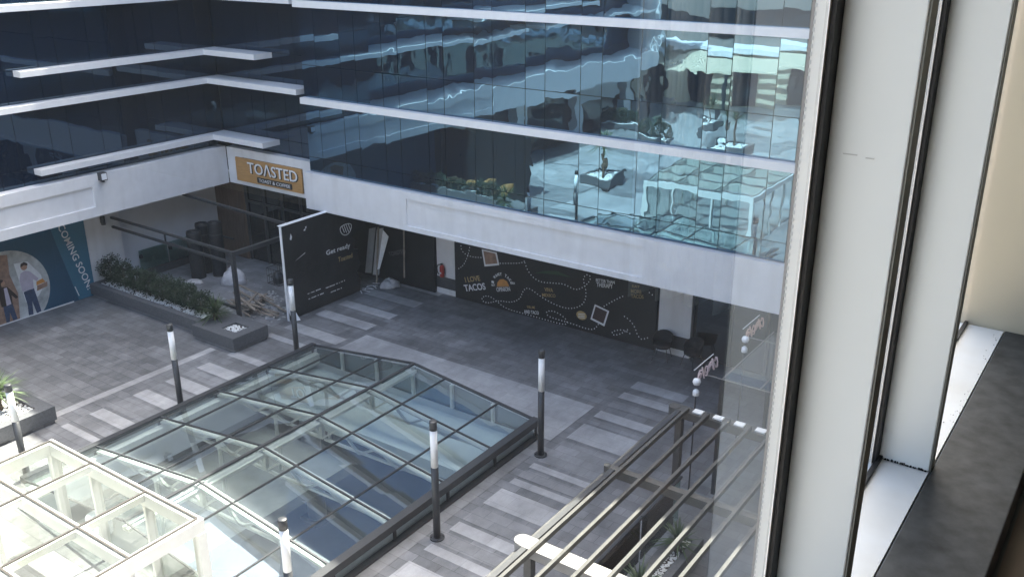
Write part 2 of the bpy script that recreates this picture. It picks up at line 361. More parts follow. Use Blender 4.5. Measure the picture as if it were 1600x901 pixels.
# fascia with a shallow recessed panel
FY = 21.0
f = MB(); X0, X1, Z0, Z1 = -23.27, -6.78, 3.20, 4.45; px0, px1, pz0, pz1 = -18.8, -10.6, 3.36, 4.22
f.box(X0,px0,FY,FY+.25,Z0,Z1); f.box(px1,X1,FY,FY+.25,Z0,Z1); f.box(px0,px1,FY,FY+.25,pz1,Z1); f.box(px0,px1,FY,FY+.25,Z0,pz0)
fa = part('fascia', f, RENDER, rb)
part('fascia_panel', MB().box(px0-.01,px1+.01,FY+.05,FY+.2,pz0-.01,pz1+.01), RENDER, fa)
part('soffit', MB().box(-23.2,-6.8,FY+.26,24.4,3.24,3.34), RENDER, rb)
part('end_fascia', MB().box(-6.98,-6.79,FY+.251,24.3,3.21,4.44), RENDER, rb)
part('shop_wall', MB().box(-23.0,0,24.0,24.3,0,3.23), BLACKP, rb)
def pillar(x0, x1, yf, cat=None):
    p = part('pillar', MB().box(x0,x1,yf,24.0,.62,3.235), RENDER, rb)
    part('slate_band', MB().box(x0-.012,x1+.012,yf-.012,24.0,.2,.62), SLATE, p)
    part('skirting', MB().box(x0-.02,x1+.02,yf-.02,24.0,.0,.2), RENDER, p)
pillar(-20.0,-19.2,23.82); pillar(-11.4,-10.35,23.82)
for i in range(5):
    a = -10.2+i*1.1
    p = part('shop_window', MB().box(a,a+1.0,23.9,23.95,.1,3.1), SHOPG, rb)
    part('window_frame', MB().box(a+1.01,a+1.08,23.86,23.98,.05,3.2), DARKM, p)
# link block to the right of the office block
lb = thing('link_block', 'brown clad link block at the right end of the glass facade', 'building', (-3,22,0))
part('wall', MB().box(-6.76,3,21.55,34,3.5,18.9), CLADB, lb)
part('reveal', MB().box(-6.76,-6.5,21.3,21.55,3.5,18.7), CLADB, lb)
for z in (4.4,7.2,10.2,13.2,16.2):
    w_ = part('window_band', MB().box(-5.9,-.8,21.50,21.56,z,z+1.5), SHOPG, lb)
    part('sill', MB().box(-6.0,-.7,21.42,21.56,z-.14,z-.02), RENDER, w_)

# ------------------------------------------------------------------ left building with its short wing
le = thing('corner_building', 'L-shaped dark glass building with staggered white fins and white fascia', 'building', (-29,18,0))
XG, YW = -28.42, 21.95
XR, YS = -30.2, 12.6      # south of YS the glass stands back behind a deep ledge
part('core', MB().box(-46,XG-.06,YS,34,3.6,18.9), JOINT, le)
part('rear_core', MB().box(-46,XR-.06,-13.9,YS-.002,3.6,18.9), JOINT, le)
part('wing_core', MB().box(XG-.05,-23.22,YW+.06,33.9,3.6,18.9), JOINT, le)
LROWS = [(4.6,5.12),(5.12,7.08),(7.08,8.08),(8.08,10.0),(10.0,11.0)]
for X_, ya, yb in ((XR,-13.9,YS-.02),(XG,YS,21.93)):
  for a, c in widths(ya, yb):
    for z0, z1 in LROWS: pane(le, 'x', (X_, (a+c)/2, (z0+z1)/2), c-a, z1-z0, GLASSR if X_ == XR else GLASSL, tilt=.007 if X_ == XR else .0015)
for a, c in widths(-28.40,-23.23,1):
    for z0, z1 in LROWS: pane(le, 'y', ((a+c)/2, YW, (z0+z1)/2), c-a, z1-z0, GLASSL)
u = MB()
for z0, z1 in ((11.0,13.0),(13,14),(14,16),(16,18.4)):
    u.box(XG-.012,XG+.012,YS,21.93,z0+.01,z1-.01); u.box(XR-.012,XR+.012,-13.9,YS-.02,z0+.01,z1-.01); u.box(-28.40,-23.23,YW-.012,YW+.012,z0+.01,z1-.01)
part('upper_glazing', u, GLASSL, le)
u = MB().box(-46,-28.3,-14,21.8,18.42,18.95); u.box(-46,-23.3,21.8,34,18.42,18.95); part('parapet', u, RENDER, le)
def lfin(z, y0, xe):
    q = MB(); q.box(-28.40,-28.0,max(y0,YS+.01),YW-.014,z-.18,z)
    if y0 < YS: q.box(XR+.02,-28.0,y0,YS+.009,z-.18,z)
    if xe: q.box(-28.0,xe,21.16,YW-.014,z-.18,z)
    part('fin', q, FINW, le)
lfin(8.09,14.62,-25.4); lfin(7.11,1.0,-23.5); lfin(5.11,14.7,-25.4); lfin(9.96,3.0,-23.5)
for z, y0, y1 in ((8.09,-6,5),(10.03,-13,-2),(7.11,-13.8,-.5),(12.9,-13,12)): part('fin', MB().box(XR+.02,-28.0,y0,y1,z-.18,z), FINW, le)
f = MB(); Z0, Z1 = 3.26, 4.62; py0, py1, pz0, pz1 = 4.0, 16.28, 3.58, 4.25
f.box(-28.41,-28.0,-14,py0,Z0,Z1); f.box(-28.41,-28.0,py1,21.62,Z0,Z1); f.box(-28.41,-28.0,py0,py1,pz1,Z1); f.box(-28.41,-28.0,py0,py1,Z0,pz0)
f.box(XR+.02,-28.411,-14,YS-.01,4.40,4.615)
fa = part('fascia', f, RENDER, le)
part('fascia_panel', MB().box(-28.35,-28.06,py0-.01,py1+.01,pz0-.01,pz1+.01), RENDER, fa)
f = MB(); f.box(-28.0,-23.28,21.66,21.94,4.30,4.60); f.box(-28.0,-23.28,21.66,21.94,3.27,3.42); f.box(-28.0,-27.52,21.66,21.94,3.42,4.30); f.box(-24.05,-23.28,21.66,21.94,3.42,4.30)
part('wing_fascia', f, RENDER, le)
part('soffit', MB().box(-34,-28.415,-14,22.3,3.30,3.42), SOFF, le)
part('wing_soffit', MB().box(-28.415,-23.0,21.945,24.2,3.30,3.42), SOFF, le)
part('shop_wall', MB().box(-30.2,-29.78,-14,16.75,0,3.29), BLACKP, le)
part('pillar', MB().box(-30.3,-29.7,16.75,18.05,0,3.29), RENDER, le)
part('terrace_wall', MB().box(-30.4,-29.95,18.05,23,0,3.29), WALLW, le)
part('soffit_trim', MB().box(-29.94,-29.5,18.06,22.4,3.05,3.28), SOFF, le)
part('shop_glazing', MB().box(-28.2,-23.0,22.5,22.56,0,3.29), SHOPG, le)
for x in (-28.2,-27.2,-26.2,-25.2,-24.2): part('shop_mullion', MB().box(x-.04,x+.04,22.42,22.5,0,3.29), DARKM, le)
part('shop_transom', MB().box(-28.1,-23,22.43,22.49,2.3,2.38), DARKM, le)
wd = part('wooden_screen', MB().box(-29.9,-28.3,22.38,22.5,0,3.29), WOOD, le)
for i in range(8): part('board', MB().box(-29.88+i*.197,-29.88+i*.197+.185,22.345,22.379,.02,3.27), WOOD, wd)
part('end_wall', MB().box(-46,-28.0,-14.3,-14.01,3.26,18.9), RENDER, le)
for i, (y0, y1) in enumerate(((-12.8,-11.9),(-6.6,-5.8),(-.6,.2),(5.4,6.2))): part('pillar', MB().box(-29.78,-29.3,y0,y1,0,3.29), RENDER, le)
for y0, y1 in ((-11.7,-6.8),(-5.6,-.8)): part('shop_window', MB().box(-29.77,-29.72,y0,y1,.2,2.9), SHOPG, le)
part('white_shopfront', MB().box(-29.77,-29.60,-11.5,-7.0,1.9,3.1), WALLW, le)
# end pavilion across the plaza, seen in the glass
pv = thing('cafe_pavilion', 'cream pavilion with dark openings mirrored in the facade glass', 'building', (-18,-24,0))
part('wall', MB().box(-46,-1,-40,-22,0,4.0), CREAM, pv)
part('upper_floor', MB().box(-46,-1,-40,-24.5,4.0,12.5), CLADB, pv)
for i in range(9):
    a = -33+i*3.6; o_ = part('shopfront', MB().box(a,a+1.7,-22.01,-21.93,.1,2.6), SHOPG, pv); part('frame', MB().box(a-.06,a,-22.01,-21.88,.05,2.7), DARKM, o_)
for z in (4.8,8.4): part('window_band', MB().box(-44,-3,-24.52,-24.44,z,z+1.8), SHOPG, pv)
part('cornice', MB().box(-46,-.9,-40,-21.7,3.7,4.05), RENDER, pv)
sp = thing('slatted_pergola', 'cream slatted pergola before the cream pavilion, mirrored wavy in the glass', 'pergola', (-24,-19,0))
for i in range(15): part('slat', MB().box(-29.5,-18.5,-21.4+i*.42,-21.4+i*.42+.16,3.42,3.56), CREAM, sp)
for x in (-29.3,-24,-18.7):
    part('beam', MB().box(x-.09,x+.09,-21.5,-15.2,3.22,3.415), DARKM, sp); part('post', MB().box(x-.08,x+.08,-15.4,-15.24,0,3.215), DARKM, sp)

# ------------------------------------------------------------------ building the view is taken from
ow = thing('near_building', 'building whose white framed window the view is taken through', 'building', (6,0,0))
nb = mat('near_facade', (.06,.065,.075), .4, .1, 1)
part('lower_block', MB().box(-.56,16,-40,21.4,0,10.38), nb, ow)
part('upper_block', MB().box(-.56,16,-40,21.4,13.45,20), nb, ow)
part('north_block', MB().box(-.56,16,4.02,21.4,10.38,13.45), nb, ow)
part('south_block', MB().box(-.56,16,-40,-4.6,10.38,13.45), nb, ow)
for z in (4.6,7.6,16.6): part('fin', MB().box(-.62,-.561,-38,21,z-.18,z), FINW, ow)
part('fascia', MB().box(-.62,-.561,-40,21.3,3.2,4.3), RENDER, ow)
# room
b = MB(); b.box(-.13,7,-4.6,4.0,10.385,10.42); struct('room_floor', b, FLOORW)
b = MB(); b.box(-.36,7,-4.6,4.0,13.3,13.44); struct('room_ceiling', b, ROOMW)
b = MB(); b.box(6.8,7,-4.6,4.0,10.42,13.3); struct('room_wall_back', b, ROOMW)
b = MB(); b.box(-.36,6.8,-4.6,-4.45,10.42,13.3); struct('room_wall_side', b, ROOMW)
b = MB(); b.box(-.53,6.8,3.8,4.0,10.42,13.3); struct('room_wall_end', b, BEIGE)

# ------------------------------------------------------------------ the window we look through
wn = thing('window_wall', 'white framed window wall with black gaskets along the right edge', 'window', (-.43,0,10.55))
SZ = 10.55
def mull(y):
    part('mullion', MB().box(-.4995,-.362,y,y+.052,SZ+.002,13.3), FRAMEW, wn, bevel=.003)
    part('mullion_edge', MB().box(-.3618,-.358,y+.004,y+.05,SZ+.002,13.3), OLIVE, wn)
    part('gasket', MB().box(-.5085,-.4997,y-.04,y+.05,SZ+.002,13.3), RUB, wn)
    sb = part('spacer_bar', MB().box(-.533,-.509,y-.048,y-.02,SZ,13.3), SPACER, wn)
    teeth = MB(); z = SZ
    while z < 13.3: teeth.box(-.5335,-.5300,y-.0492,y-.0482,z,z+.007); z += .0135
    part('perforation', teeth, SCUFF, sb)
    part('outer_cap', MB().box(-.5385,-.5337,y-.049,y+.09,SZ,13.3), CLADB, wn)
for y in (-2.9,-.85,1.70,2.57): mull(y)
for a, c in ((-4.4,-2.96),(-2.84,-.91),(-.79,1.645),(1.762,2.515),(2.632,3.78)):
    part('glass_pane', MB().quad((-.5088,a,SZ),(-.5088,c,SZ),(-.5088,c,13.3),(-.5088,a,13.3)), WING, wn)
for (xa,xb,z) in ((-.452,-.428,12.26),(-.418,-.402,12.255),(-.47,-.445,11.62),(-.43,-.415,11.617)):
    part('scuff_mark', MB().box(xa,xb,1.6985,1.6999,z,z+.0018), SCUFF, wn)
gr = MB()
for i in range(26):
    xa = -.486+.122*i/26+random.uniform(-.002,.002); gr.box(xa,xa+random.uniform(.002,.006),2.5675,2.5699,SZ+.001,SZ+random.uniform(.003,.009))
part('sealant_grime', gr, RUB, wn)
gr = MB()
for i in range(34):
    ya = random.uniform(2.64,3.76); xa = -.364-abs(random.gauss(0,.012)); gr.box(xa,xa+random.uniform(.001,.004),ya,ya+random.uniform(.002,.01),SZ+.0001,SZ+.0008)
part('sill_specks', gr, OLIVE, wn)
part('sill', MB().box(-.56,-.362,-4.4,3.79,SZ-.04,SZ), SILLW, wn)
part('sill_gasket', MB().box(-.502,-.489,-4.4,3.79,SZ+.0005,SZ+.012), RUB, wn)
part('head', MB().box(-.56,-.362,-4.4,3.79,13.31,13.44), FRAMEW, wn)
ss = tag(part('stone_ledge', MB().box(-.3575,-.14,-4.4,3.79,10.42,SZ+.004), SILLS, None, bevel=.004), 'dark grey stone window ledge in the lower right corner', 'ledge')
cu = MB(); n = 60; pts = []
for i in range(n+1):
    x = .2+.62*i/n; pts.append((x, 3.64+.10*math.sin(i*.5)+.03*math.sin(i*1.1+1)))
for (xa,ya),(xb,yb) in zip(pts, pts[1:]): cu.quad((xa,ya,10.45),(xb,yb,10.45),(xb,yb,13.2),(xa,ya,13.2))
c_ = part('curtain', cu, CURT, None, True); s_ = c_.modifiers.new('s','SOLIDIFY'); s_.thickness = .004
tag(c_, 'pale folded curtain by the end wall, seen mirrored in the window glass', 'curtain')

# ------------------------------------------------------------------ skylight
sk = thing('skylight', 'long low gabled glass skylight with dark bars and white trusses', 'skylight', (-15.5,12.9,0))
CX = [-19.43,-18.36,-16.68,-15.5,-14.4,-12.67,-11.54]
RY = [8.5,10.28,12.05,13.82,15.6,17.35]
def zr(x): return .48+(.96-.48)*(1-abs(x+15.5)/3.95)
for i in range(6):
    xa, xb = CX[i], CX[i+1]
    for j in range(5):
        ya, yb = RY[j]+.02, RY[j+1]-.02; za, zb = zr(xa), zr(xb)
        jit = [random.gauss(0,.0025) for _ in range(4)]
        q = MB(); q.quad((xa+.02,ya,za+jit[0]),(xb-.02,ya,zb+jit[1]),(xb-.02,yb,zb+jit[2]),(xa+.02,yb,za+jit[3]))
        part('glass_pane', q, SKYG, sk)
for i, x in enumerate(CX):
    wd = .05 if i not in (0,3,6) else .11
    if 0 < i < 6: part('purlin', MB().box(x-wd*.36,x+wd*.36,RY[0],RY[-1]+.03,zr(x)-.025,zr(x)+.022), DARKM, sk)
part('eave_beam', MB().box(-11.62,-11.42,RY[0],RY[-1]+.06,.36,.53), DARKM, sk)
part('eave_beam', MB().box(-19.55,-19.38,RY[0],RY[-1]+.06,.38,.53), DARKM, sk)
for y in RY:
    for xa, xb in ((-19.4,-15.56),(-15.44,-11.6)):
        part('rafter', MB().bar((xa,y,zr(xa)+.005),(xb,y,zr(xb)+.005),.036 if y != RY[-1] else .08,.042), DARKM, sk)
for j in range(5):
    ya, yb = RY[j]+.04, RY[j+1]-.04
    for x in (-11.5,-19.46):
        part('side_pane', MB().quad((x,ya,.05),(x,yb,.05),(x,yb,.37),(x,ya,.37)), SKYG, sk)
        part('side_post', MB().box(x-.025,x+.025,yb,yb+.06,.02,.37), DARKM, sk)
q = MB(); q.box(-11.56,-11.40,RY[0],RY[-1]+.1,.001,.05); q.box(-19.56,-19.40,RY[0],RY[-1]+.1,.001,.05); q.box(-19.38,-11.57,RY[-1],RY[-1]+.1,.001,.05); part('base_rail', q, DARKM, sk)
part('gable_pane', MB().prism([(-19.3,17.36,.06),(-11.65,17.36,.06),(-11.65,17.36,.4),(-15.5,17.36,.86),(-19.3,17.36,.4)],(0,.012,0)), SKYG, sk)
for i in range(5):
    x = -18.2+i*1.35; part('gable_post', MB().box(x-.04,x+.04,17.25,17.33,.05,zr(x)-.06), WSTEEL, sk)
for y in RY[1:5]:
    tr = MB()
    for s in (-1,1):
        e = -15.5+s*3.85; zt = lambda t: zr(-15.5+s*3.85*t)-.12; zb_ = lambda t: .30+.10*t-.06*math.sin(t*3.1416)
        P = lambda t, f_: (-15.5+s*3.85*t, y+.06, f_(t))
        tr.bar(P(.005,zt),P(1,zt),.22,.04)
        tr.bar(P(.02,zb_),P(1,zb_),.06,.06)
        ts = [.0,.16,.32,.48,.64,.8,.94]
        for k_, (a, c) in enumerate(zip(ts, ts[1:])):
            tr.bar(P(a,zb_ if k_%2 == 0 else zt), P(c,zt if k_%2 == 0 else zb_), .06,.05)
    tr.box(-15.55,-15.45,y+.01,y+.11,.3,zr(-15.5)-.1)
    part('truss', tr, WSTEEL, sk)
part('ridge_channel', MB().box(-15.6,-15.4,RY[0],RY[-1],.72,.80), WSTEEL, sk)
part('ring_beam', MB().box(-19.4,-19.2,RY[0],RY[-1],-.02,.28), WSTEEL, sk); part('ring_beam', MB().box(-11.78,-11.60,RY[0],RY[-1],-.02,.28), WSTEEL, sk)
for j in range(5):
    y = (RY[j]+RY[j+1])/2; part('tie_post', MB().tube((-17.2,RY[j]+.06 if j else RY[j]+.5,-1.19),(-17.2,RY[j]+.06 if j else RY[j]+.5,zr(-17.2)-.14),.05,.05,10), WSTEEL, sk)

# ------------------------------------------------------------------ glass entrance box
gb = thing('glass_canopy', 'sunlit white framed glass entrance box in the lower left corner', 'canopy', (-15,6,0))
BX = [-17.41,-15.95,-14.2,-12.70]; BYs = [8.30,6.93,5.56,4.19,2.82]; BZ = 2.25
for i in range(3):
    for j in range(4):
        part('roof_pane', MB().quad((BX[i]+.02,BYs[j+1]+.02,BZ),(BX[i+1]-.02,BYs[j+1]+.02,BZ),(BX[i+1]-.02,BYs[j]-.02,BZ),(BX[i]+.02,BYs[j]-.02,BZ)), BOXG, gb)
for x in BX: part('roof_bar', MB().box(x-.02,x+.02,BYs[-1],BYs[0],BZ-.012,BZ+.012), BROWNM, gb)
for y in BYs: part('roof_bar', MB().box(BX[0],BX[-1],y-.02,y+.02,BZ-.014,BZ+.014), BROWNM, gb)
for y in BYs: part('beam', MB().box(BX[0]+.02,BX[-1]-.02,y-.08,y+.08,BZ-.28,BZ-.02), WSTEEL, gb)
for x in (BX[0],BX[-1]): part('side_beam', MB().box(x-.08,x+.08,BYs[-1]-.081,BYs[0]+.081,BZ-.281,BZ-.021), WSTEEL, gb)
for x in BX[1:3]: part('roof_beam', MB().box(x-.05,x+.05,BYs[-1],BYs[0],BZ-.16,BZ-.022), WSTEEL, gb)
for x in BX:
    for y in (BYs[0],BYs[-1]): part('post', MB().box(x-.09 if x in (BX[0],BX[-1]) else x-.035,x+.09 if x in (BX[0],BX[-1]) else x+.035,y-.09,y+.09,.0,BZ-.285), WSTEEL, gb)
for y in BYs[1:-1]:
    for x in (BX[0],BX[-1]): part('post', MB().box(x-.04,x+.04,y-.04,y+.04,0,BZ-.285), WSTEEL, gb)
for j in range(4):
    for x in (BX[0],BX[-1]): part('side_pane', MB().quad((x,BYs[j+1]+.05,.05),(x,BYs[j]-.05,.05),(x,BYs[j]-.05,BZ-.3),(x,BYs[j+1]+.05,BZ-.3)), BOXG, gb)
for i in range(3): part('end_pane', MB().quad((BX[i]+.1,BYs[0],.05),(BX[i+1]-.1,BYs[0],.05),(BX[i+1]-.1,BYs[0],BZ-.3),(BX[i]+.1,BYs[0],BZ-.3)), BOXG, gb)
for i in range(5): paver(-17.1,-12.95,2.95+i*1.05,2.95+i*1.05+.62,GRANL,.0075,name='paving_stripe')

# ------------------------------------------------------------------ lamp posts
def lamp_post(x, y, h, label):
    t = thing('lamp_post', label, 'lamp post', (x,y,0), 'bollard lamps around the skylight')
    k = h/2.8
    part('pole', MB().lathe((x,y,0), [(.078,.03),(.078,1.74*k)], 20), DARKM, t, True)
    part('diffuser', MB().lathe((x,y,0), [(.075,1.741*k),(.075,2.6*k)], 20), OPAL, t, True)
    part('cap', MB().lathe((x,y,0), [(.08,2.601*k),(.08,2.79*k),(.07,2.8*k)], 20), DARKM, t, True)
    fl = part('flange', MB().lathe((x,y,0), [(.16,.005),(.16,.03),(.09,.034)], 20), DARKM, t)
    for a in range(4):
        c, s = math.cos(a*1.571+.78), math.sin(a*1.571+.78); part('bolt', MB().lathe((x+.125*c,y+.125*s,.03), [(.014,0),(.014,.025)], 6), SLATM, fl)
lamp_post(-10.93,16.7,2.82,'lamp post at the far right corner of the skylight')
lamp_post(-10.88,12.67,2.79,'lamp post midway along the right edge of the skylight')
lamp_post(-10.83,8.66,2.78,'sunlit lamp post beside the lower right end of the skylight')
lamp_post(-19.85,12.98,2.6,'lamp post midway along the left edge of the skylight')
lamp_post(-19.9,17.1,2.55,'lamp post behind the far left corner of the skylight, before the black hoarding')
lamp_post(-20.2,8.95,2.46,'sunlit lamp post beside the square planter at the left edge')

# ------------------------------------------------------------------ planters, shrubs, yuccas
ORD = ('first','second','third','fourth','fifth','sixth','seventh','eighth','ninth')
def leaf_blob(c, rx, rz, n, size):
    q = MB()
    for i in range(n):
        u_ = random.uniform(-1,1); a = random.uniform(0,6.283); rr = random.uniform(.55,1.05)
        s = math.sqrt(1-u_*u_); bump = 1+.18*math.sin(3*a+c[0]*7)+.14*math.sin(5*u_+c[1]*9+a)
        p = Vector((c[0]+rx*rr*bump*s*math.cos(a), c[1]+rx*rr*bump*s*math.sin(a), c[2]+rz*(1+u_*rr*bump)))
        d = Vector((random.gauss(0,.5)+s*math.cos(a), random.gauss(0,.5)+s*math.sin(a), random.gauss(.5,.5))).normalized()
        sd_ = d.cross(Vector((random.random(),random.random(),random.random()))).normalized()
        L_, W_ = size*random.uniform(.7,1.4), size*.32
        q.quad(p-d*L_*.2, p+sd_*W_+d*L_*.4, p+d*L_, p-sd_*W_+d*L_*.4)
    return q
def shrub(x, y, z, rx, rz, label, group, n=1700):
    t = thing('shrub', label, 'shrub', (x,y,z), group)
    part('foliage', leaf_blob((x,y,z+.02), rx, rz, n, .062), GREEN, t)
    part('stem', MB().tube((x,y,z-.05),(x,y,z+rz*1.3),.02,.01,6), BARK, t)
def yucca(x, y, z, h, L_, n, label, trunk=.15):
    t = thing('yucca', label, 'plant', (x,y,z), 'yuccas in the planters')
    q = MB()
    for i in range(n):
        a = i*2.39996+random.uniform(-.2,.2); el = R(random.uniform(-15,82)); ln = L_*random.uniform(.75,1.1)
        base = Vector((x,y,z+trunk+h*random.uniform(.0,.35))); dr = random.uniform(.15,.5)
        prev = None
        for s in range(5):
            f_ = s/4; r_ = ln*f_*math.cos(el); zz = ln*f_*math.sin(el)-dr*ln*f_*f_*.7
            p = base+Vector((r_*math.cos(a), r_*math.sin(a), zz)); wd_ = .024*(1-f_)**.6+.002; sd_ = Vector((-math.sin(a),math.cos(a),0))*wd_
            if prev: q.quad(prev[0],prev[1],p+sd_,p-sd_)
            prev = (p-sd_,p+sd_)
    part('crown', q, YUC, t)
    part('trunk', MB().tube((x,y,z-.05),(x,y,z+trunk+h*.35),.07,.055,10), BARK, t)
def planter(name, label, boxes, H, wall=.16):
    """stone planter: list of rectangles, each with a sunken bed"""
    x0, x1, y0, y1 = boxes[0][:4]; t = thing(name, label, 'planter', ((x0+x1)/2,(y0+y1)/2,0))
    for (x0,x1,y0,y1,hole) in [bx if len(bx) == 5 else (*bx,None) for bx in boxes]:
        hx0,hx1,hy0,hy1 = hole or (x0+wall,x1-wall,y0+wall,y1-wall)
        m_ = MB(); m_.box(x0,hx0,y0,y1,.1,H); m_.box(hx1,x1,y0,y1,.1,H); m_.box(hx0,hx1,y0,hy0,.1,H); m_.box(hx0,hx1,hy1,y1,.1,H)
        part('wall', m_, STONE, t)
        part('plinth', MB().box(x0+.05,x1-.05,y0+.05,y1-.05,0,.1), GRANM, t)
        part('soil', MB().box(hx0,hx1,hy0,hy1,.12,H-.07), SOIL, t)
        pb = MB()
        for i in range(int(420*(hx1-hx0)*(hy1-hy0))):
            px, py = random.uniform(hx0+.03,hx1-.03), random.uniform(hy0+.03,hy1-.03); r_ = random.uniform(.018,.045); z = H-.055
            k = len(pb.v); pb.v += [(px-r_,py,z),(px,py-r_*.8,z),(px+r_,py,z),(px,py+r_,z),(px+.006,py,z+r_*.8)]; pb.f += [(k,k+1,k+4),(k+1,k+2,k+4),(k+2,k+3,k+4),(k+3,k,k+4)]
        o = part('pebbles', pb, PEB, t); o['kind'] = 'stuff'
    return t
planter('long_planter', 'long grey stone planter with a shrub row before the cafe terrace', [(-29.68,-23.72,16.55,17.45,(-29.55,-23.75,16.78,17.32)),(-23.715,-21.75,16.28,17.62,(-22.75,-22.1,16.65,17.2))], .48)
pos = [(-29.2,.36,.50),(-28.45,.36,.46),(-27.7,.33,.42),(-27.0,.36,.44),(-26.3,.37,.42),(-25.6,.35,.42),(-24.95,.36,.43),(-24.3,.34,.38)]
for i, (x, rx, rz) in enumerate(pos):
    shrub(x, 17.12, .42, rx, rz, ('%s shrub from the white pillar in the long planter' % ('first','second','third','fourth','fifth','sixth','seventh','eighth')[i]), 'shrubs in the long planter')
yucca(-23.45,17.0,.45,.45,.75,90,'spiky yucca at the right end of the shrub row')
planter('square_planter', 'square stone planter with a yucca at the left edge', [(-24.0,-22.15,8.9,10.85,(-23.75,-22.45,9.3,10.5))], .48)
yucca(-23.25,10.0,.45,.6,.82,110,'large green yucca in the square planter at the left edge', .35)
# plaza planting out of frame, mirrored in the facade
planter('hedge_planter', 'long planter with a low hedge, mirrored in the facade glass', [(-29.2,-24.8,-9.6,-8.4)], .45)
for i in range(9): shrub(-28.9+i*.47,-9.0,.40,.27,.42,'low hedge shrub in the mirrored hedge row, %s from its left end' % ORD[i],'hedge shrubs seen in the glass',700)
planter('terrace_planter', 'long planter before the orange seating, mirrored in the dark lower glass', [(-29.6,-24.6,8.3,9.0)], .45)
for i in range(8): shrub(-29.3+i*.62,8.65,.40,.27,.36,'rounded shrub mirrored before the orange chairs, %s from the left' % ORD[i],'shrubs before the orange seats',700)
for i, (x, y) in enumerate(((-23.6,-12.8),(-22.6,2.4),(-20.0,-7.5))):
    planter('tree_planter', ('square planter with a palm, %s of three mirrored in the glass' % ('farthest','nearest','middle')[i]), [(x-.8,x+.8,y-.8,y+.8)], .48)
    yucca(x,y,.45,.5,1.0,80,('tall palm-like yucca, %s of three mirrored in the glass' % ('farthest','nearest','middle')[i]), 1.3)

# ------------------------------------------------------------------ pergola at the lower right
pg = thing('pergola', 'dark slatted pergola roof below the window, its near end in sun', 'pergola', (-5,12,0))
PZ = 2.85
for i in range(13):
    x = -6.88+i*.445
    part('slat', MB().box(x-.03,x+.03,5.2,16.0,PZ-.075,PZ+.02), SLATM, pg)
for y, hw in ((10.5,.15),(13.25,.07),(16.05,.13),(7.6,.15)):
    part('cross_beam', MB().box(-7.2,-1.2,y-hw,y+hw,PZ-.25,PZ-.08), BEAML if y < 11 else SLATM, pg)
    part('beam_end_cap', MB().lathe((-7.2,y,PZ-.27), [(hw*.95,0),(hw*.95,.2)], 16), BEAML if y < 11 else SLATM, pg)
part('edge_beam', MB().box(-7.12,-7.02,5.2,16.1,PZ-.3,PZ-.085), DARKM, pg)
part('edge_trim', MB().box(-7.24,-7.17,5.2,15.9,PZ-.28,PZ-.2), SLATM, pg)
for x in (-7.07,-1.4):
    for y in (7.6,10.5,16.05): part('post', MB().box(x-.07,x+.07,y-.07,y+.07,0,PZ-.3), DARKM, pg)
for x in (-6.66,-6.22,-5.77,-5.33): part('fixing_plate', MB().box(x-.12,x+.08,15.98,16.14,PZ-.078,PZ-.05), WSTEEL, pg)
pf = thing('terrace_screen', 'low glass screen with planting under the pergola', 'screen', (-6.9,13,0))
for i in range(3):
    y = 10.7+i*1.8; part('glass_panel', MB().box(-6.95,-6.93,y,y+1.7,.15,1.15), BALG, pf); part('rail', MB().box(-6.97,-6.91,y-.04,y+1.74,1.15,1.2), DARKM, pf)
planter('terrace_box', 'narrow planter under the pergola slats', [(-6.6,-6.0,11.5,15.2)], .5)
yucca(-6.3,14.6,.45,.35,.6,50,'small spiky plant under the pergola, far end of the narrow planter')
yucca(-6.3,13.0,.45,.35,.6,50,'small spiky plant under the pergola, near end of the narrow planter')

# glass awning beyond the pergola with two light garlands
ga = thing('glass_awning', 'thin barred glass awning beyond the pergola end', 'awning', (-5.5,18.6,0))
AZ = 2.9
for i in range(5):
    x = -6.8+i*.85; part('bar', MB().bar((x,17.55,AZ),(x,20.6,AZ),.022,.022), BEAML, ga)
    if i < 4: part('glass_panel', MB().quad((x+.03,17.6,AZ),(x+.82,17.6,AZ),(x+.82,20.6,AZ),(x+.03,20.6,AZ)), BALG, ga)
for y in (17.55,20.0): part('cross_bar', MB().bar((-7.25,y,AZ-.02),(-3.2,y,AZ-.02),.022,.022), BEAML, ga)
for y in (17.55,20.6): part('post', MB().box(-6.84,-6.76,y-.04,y+.04,0,AZ-.03), DARKM, ga)
def garland(y0, y1, mt, label):
    t = thing('light_garland', label, 'garland', (-7.18,y0,0))
    part('globe', MB().lathe((-7.18,y0,AZ-.06), [(.02,0),(.07,.02),(.09,.08),(.07,.14),(.02,.16)], 14), OPAL, t, True)
    part('holder', MB().lathe((-7.18,y0,AZ-.32), [(.03,0),(.07,.02),(.07,.12),(.03,.16)], 14), OPAL, t, True)
    part('pole', MB().tube((-7.18,y0,0),(-7.18,y0,AZ-.3),.018,.018,8), DARKM, t)
    part('rail', MB().tube((-7.3,y0+.1,AZ+.22),(-7.3,y1,AZ+.22),.012,.012,6), FINW, t)
    pts = []
    for i in range(46):
        f_ = i/45; pts.append((-7.2+.05*math.sin(i*.8), y0+.1+(y1-y0-.1)*f_, AZ+.08+.11*math.sin(i*1.05)))
    part('scroll', MB().path(pts,.018,6), mt, t)
garland(17.05,18.15,mat('pale_pink_neon',(.6,.48,.48),.5),'pale scroll ornament on a globe pole just beyond the pergola')
garland(19.75,20.9,mat('copper_ornament',(.62,.42,.34),.5),'copper scroll ornament on a globe pole under the fascia end')

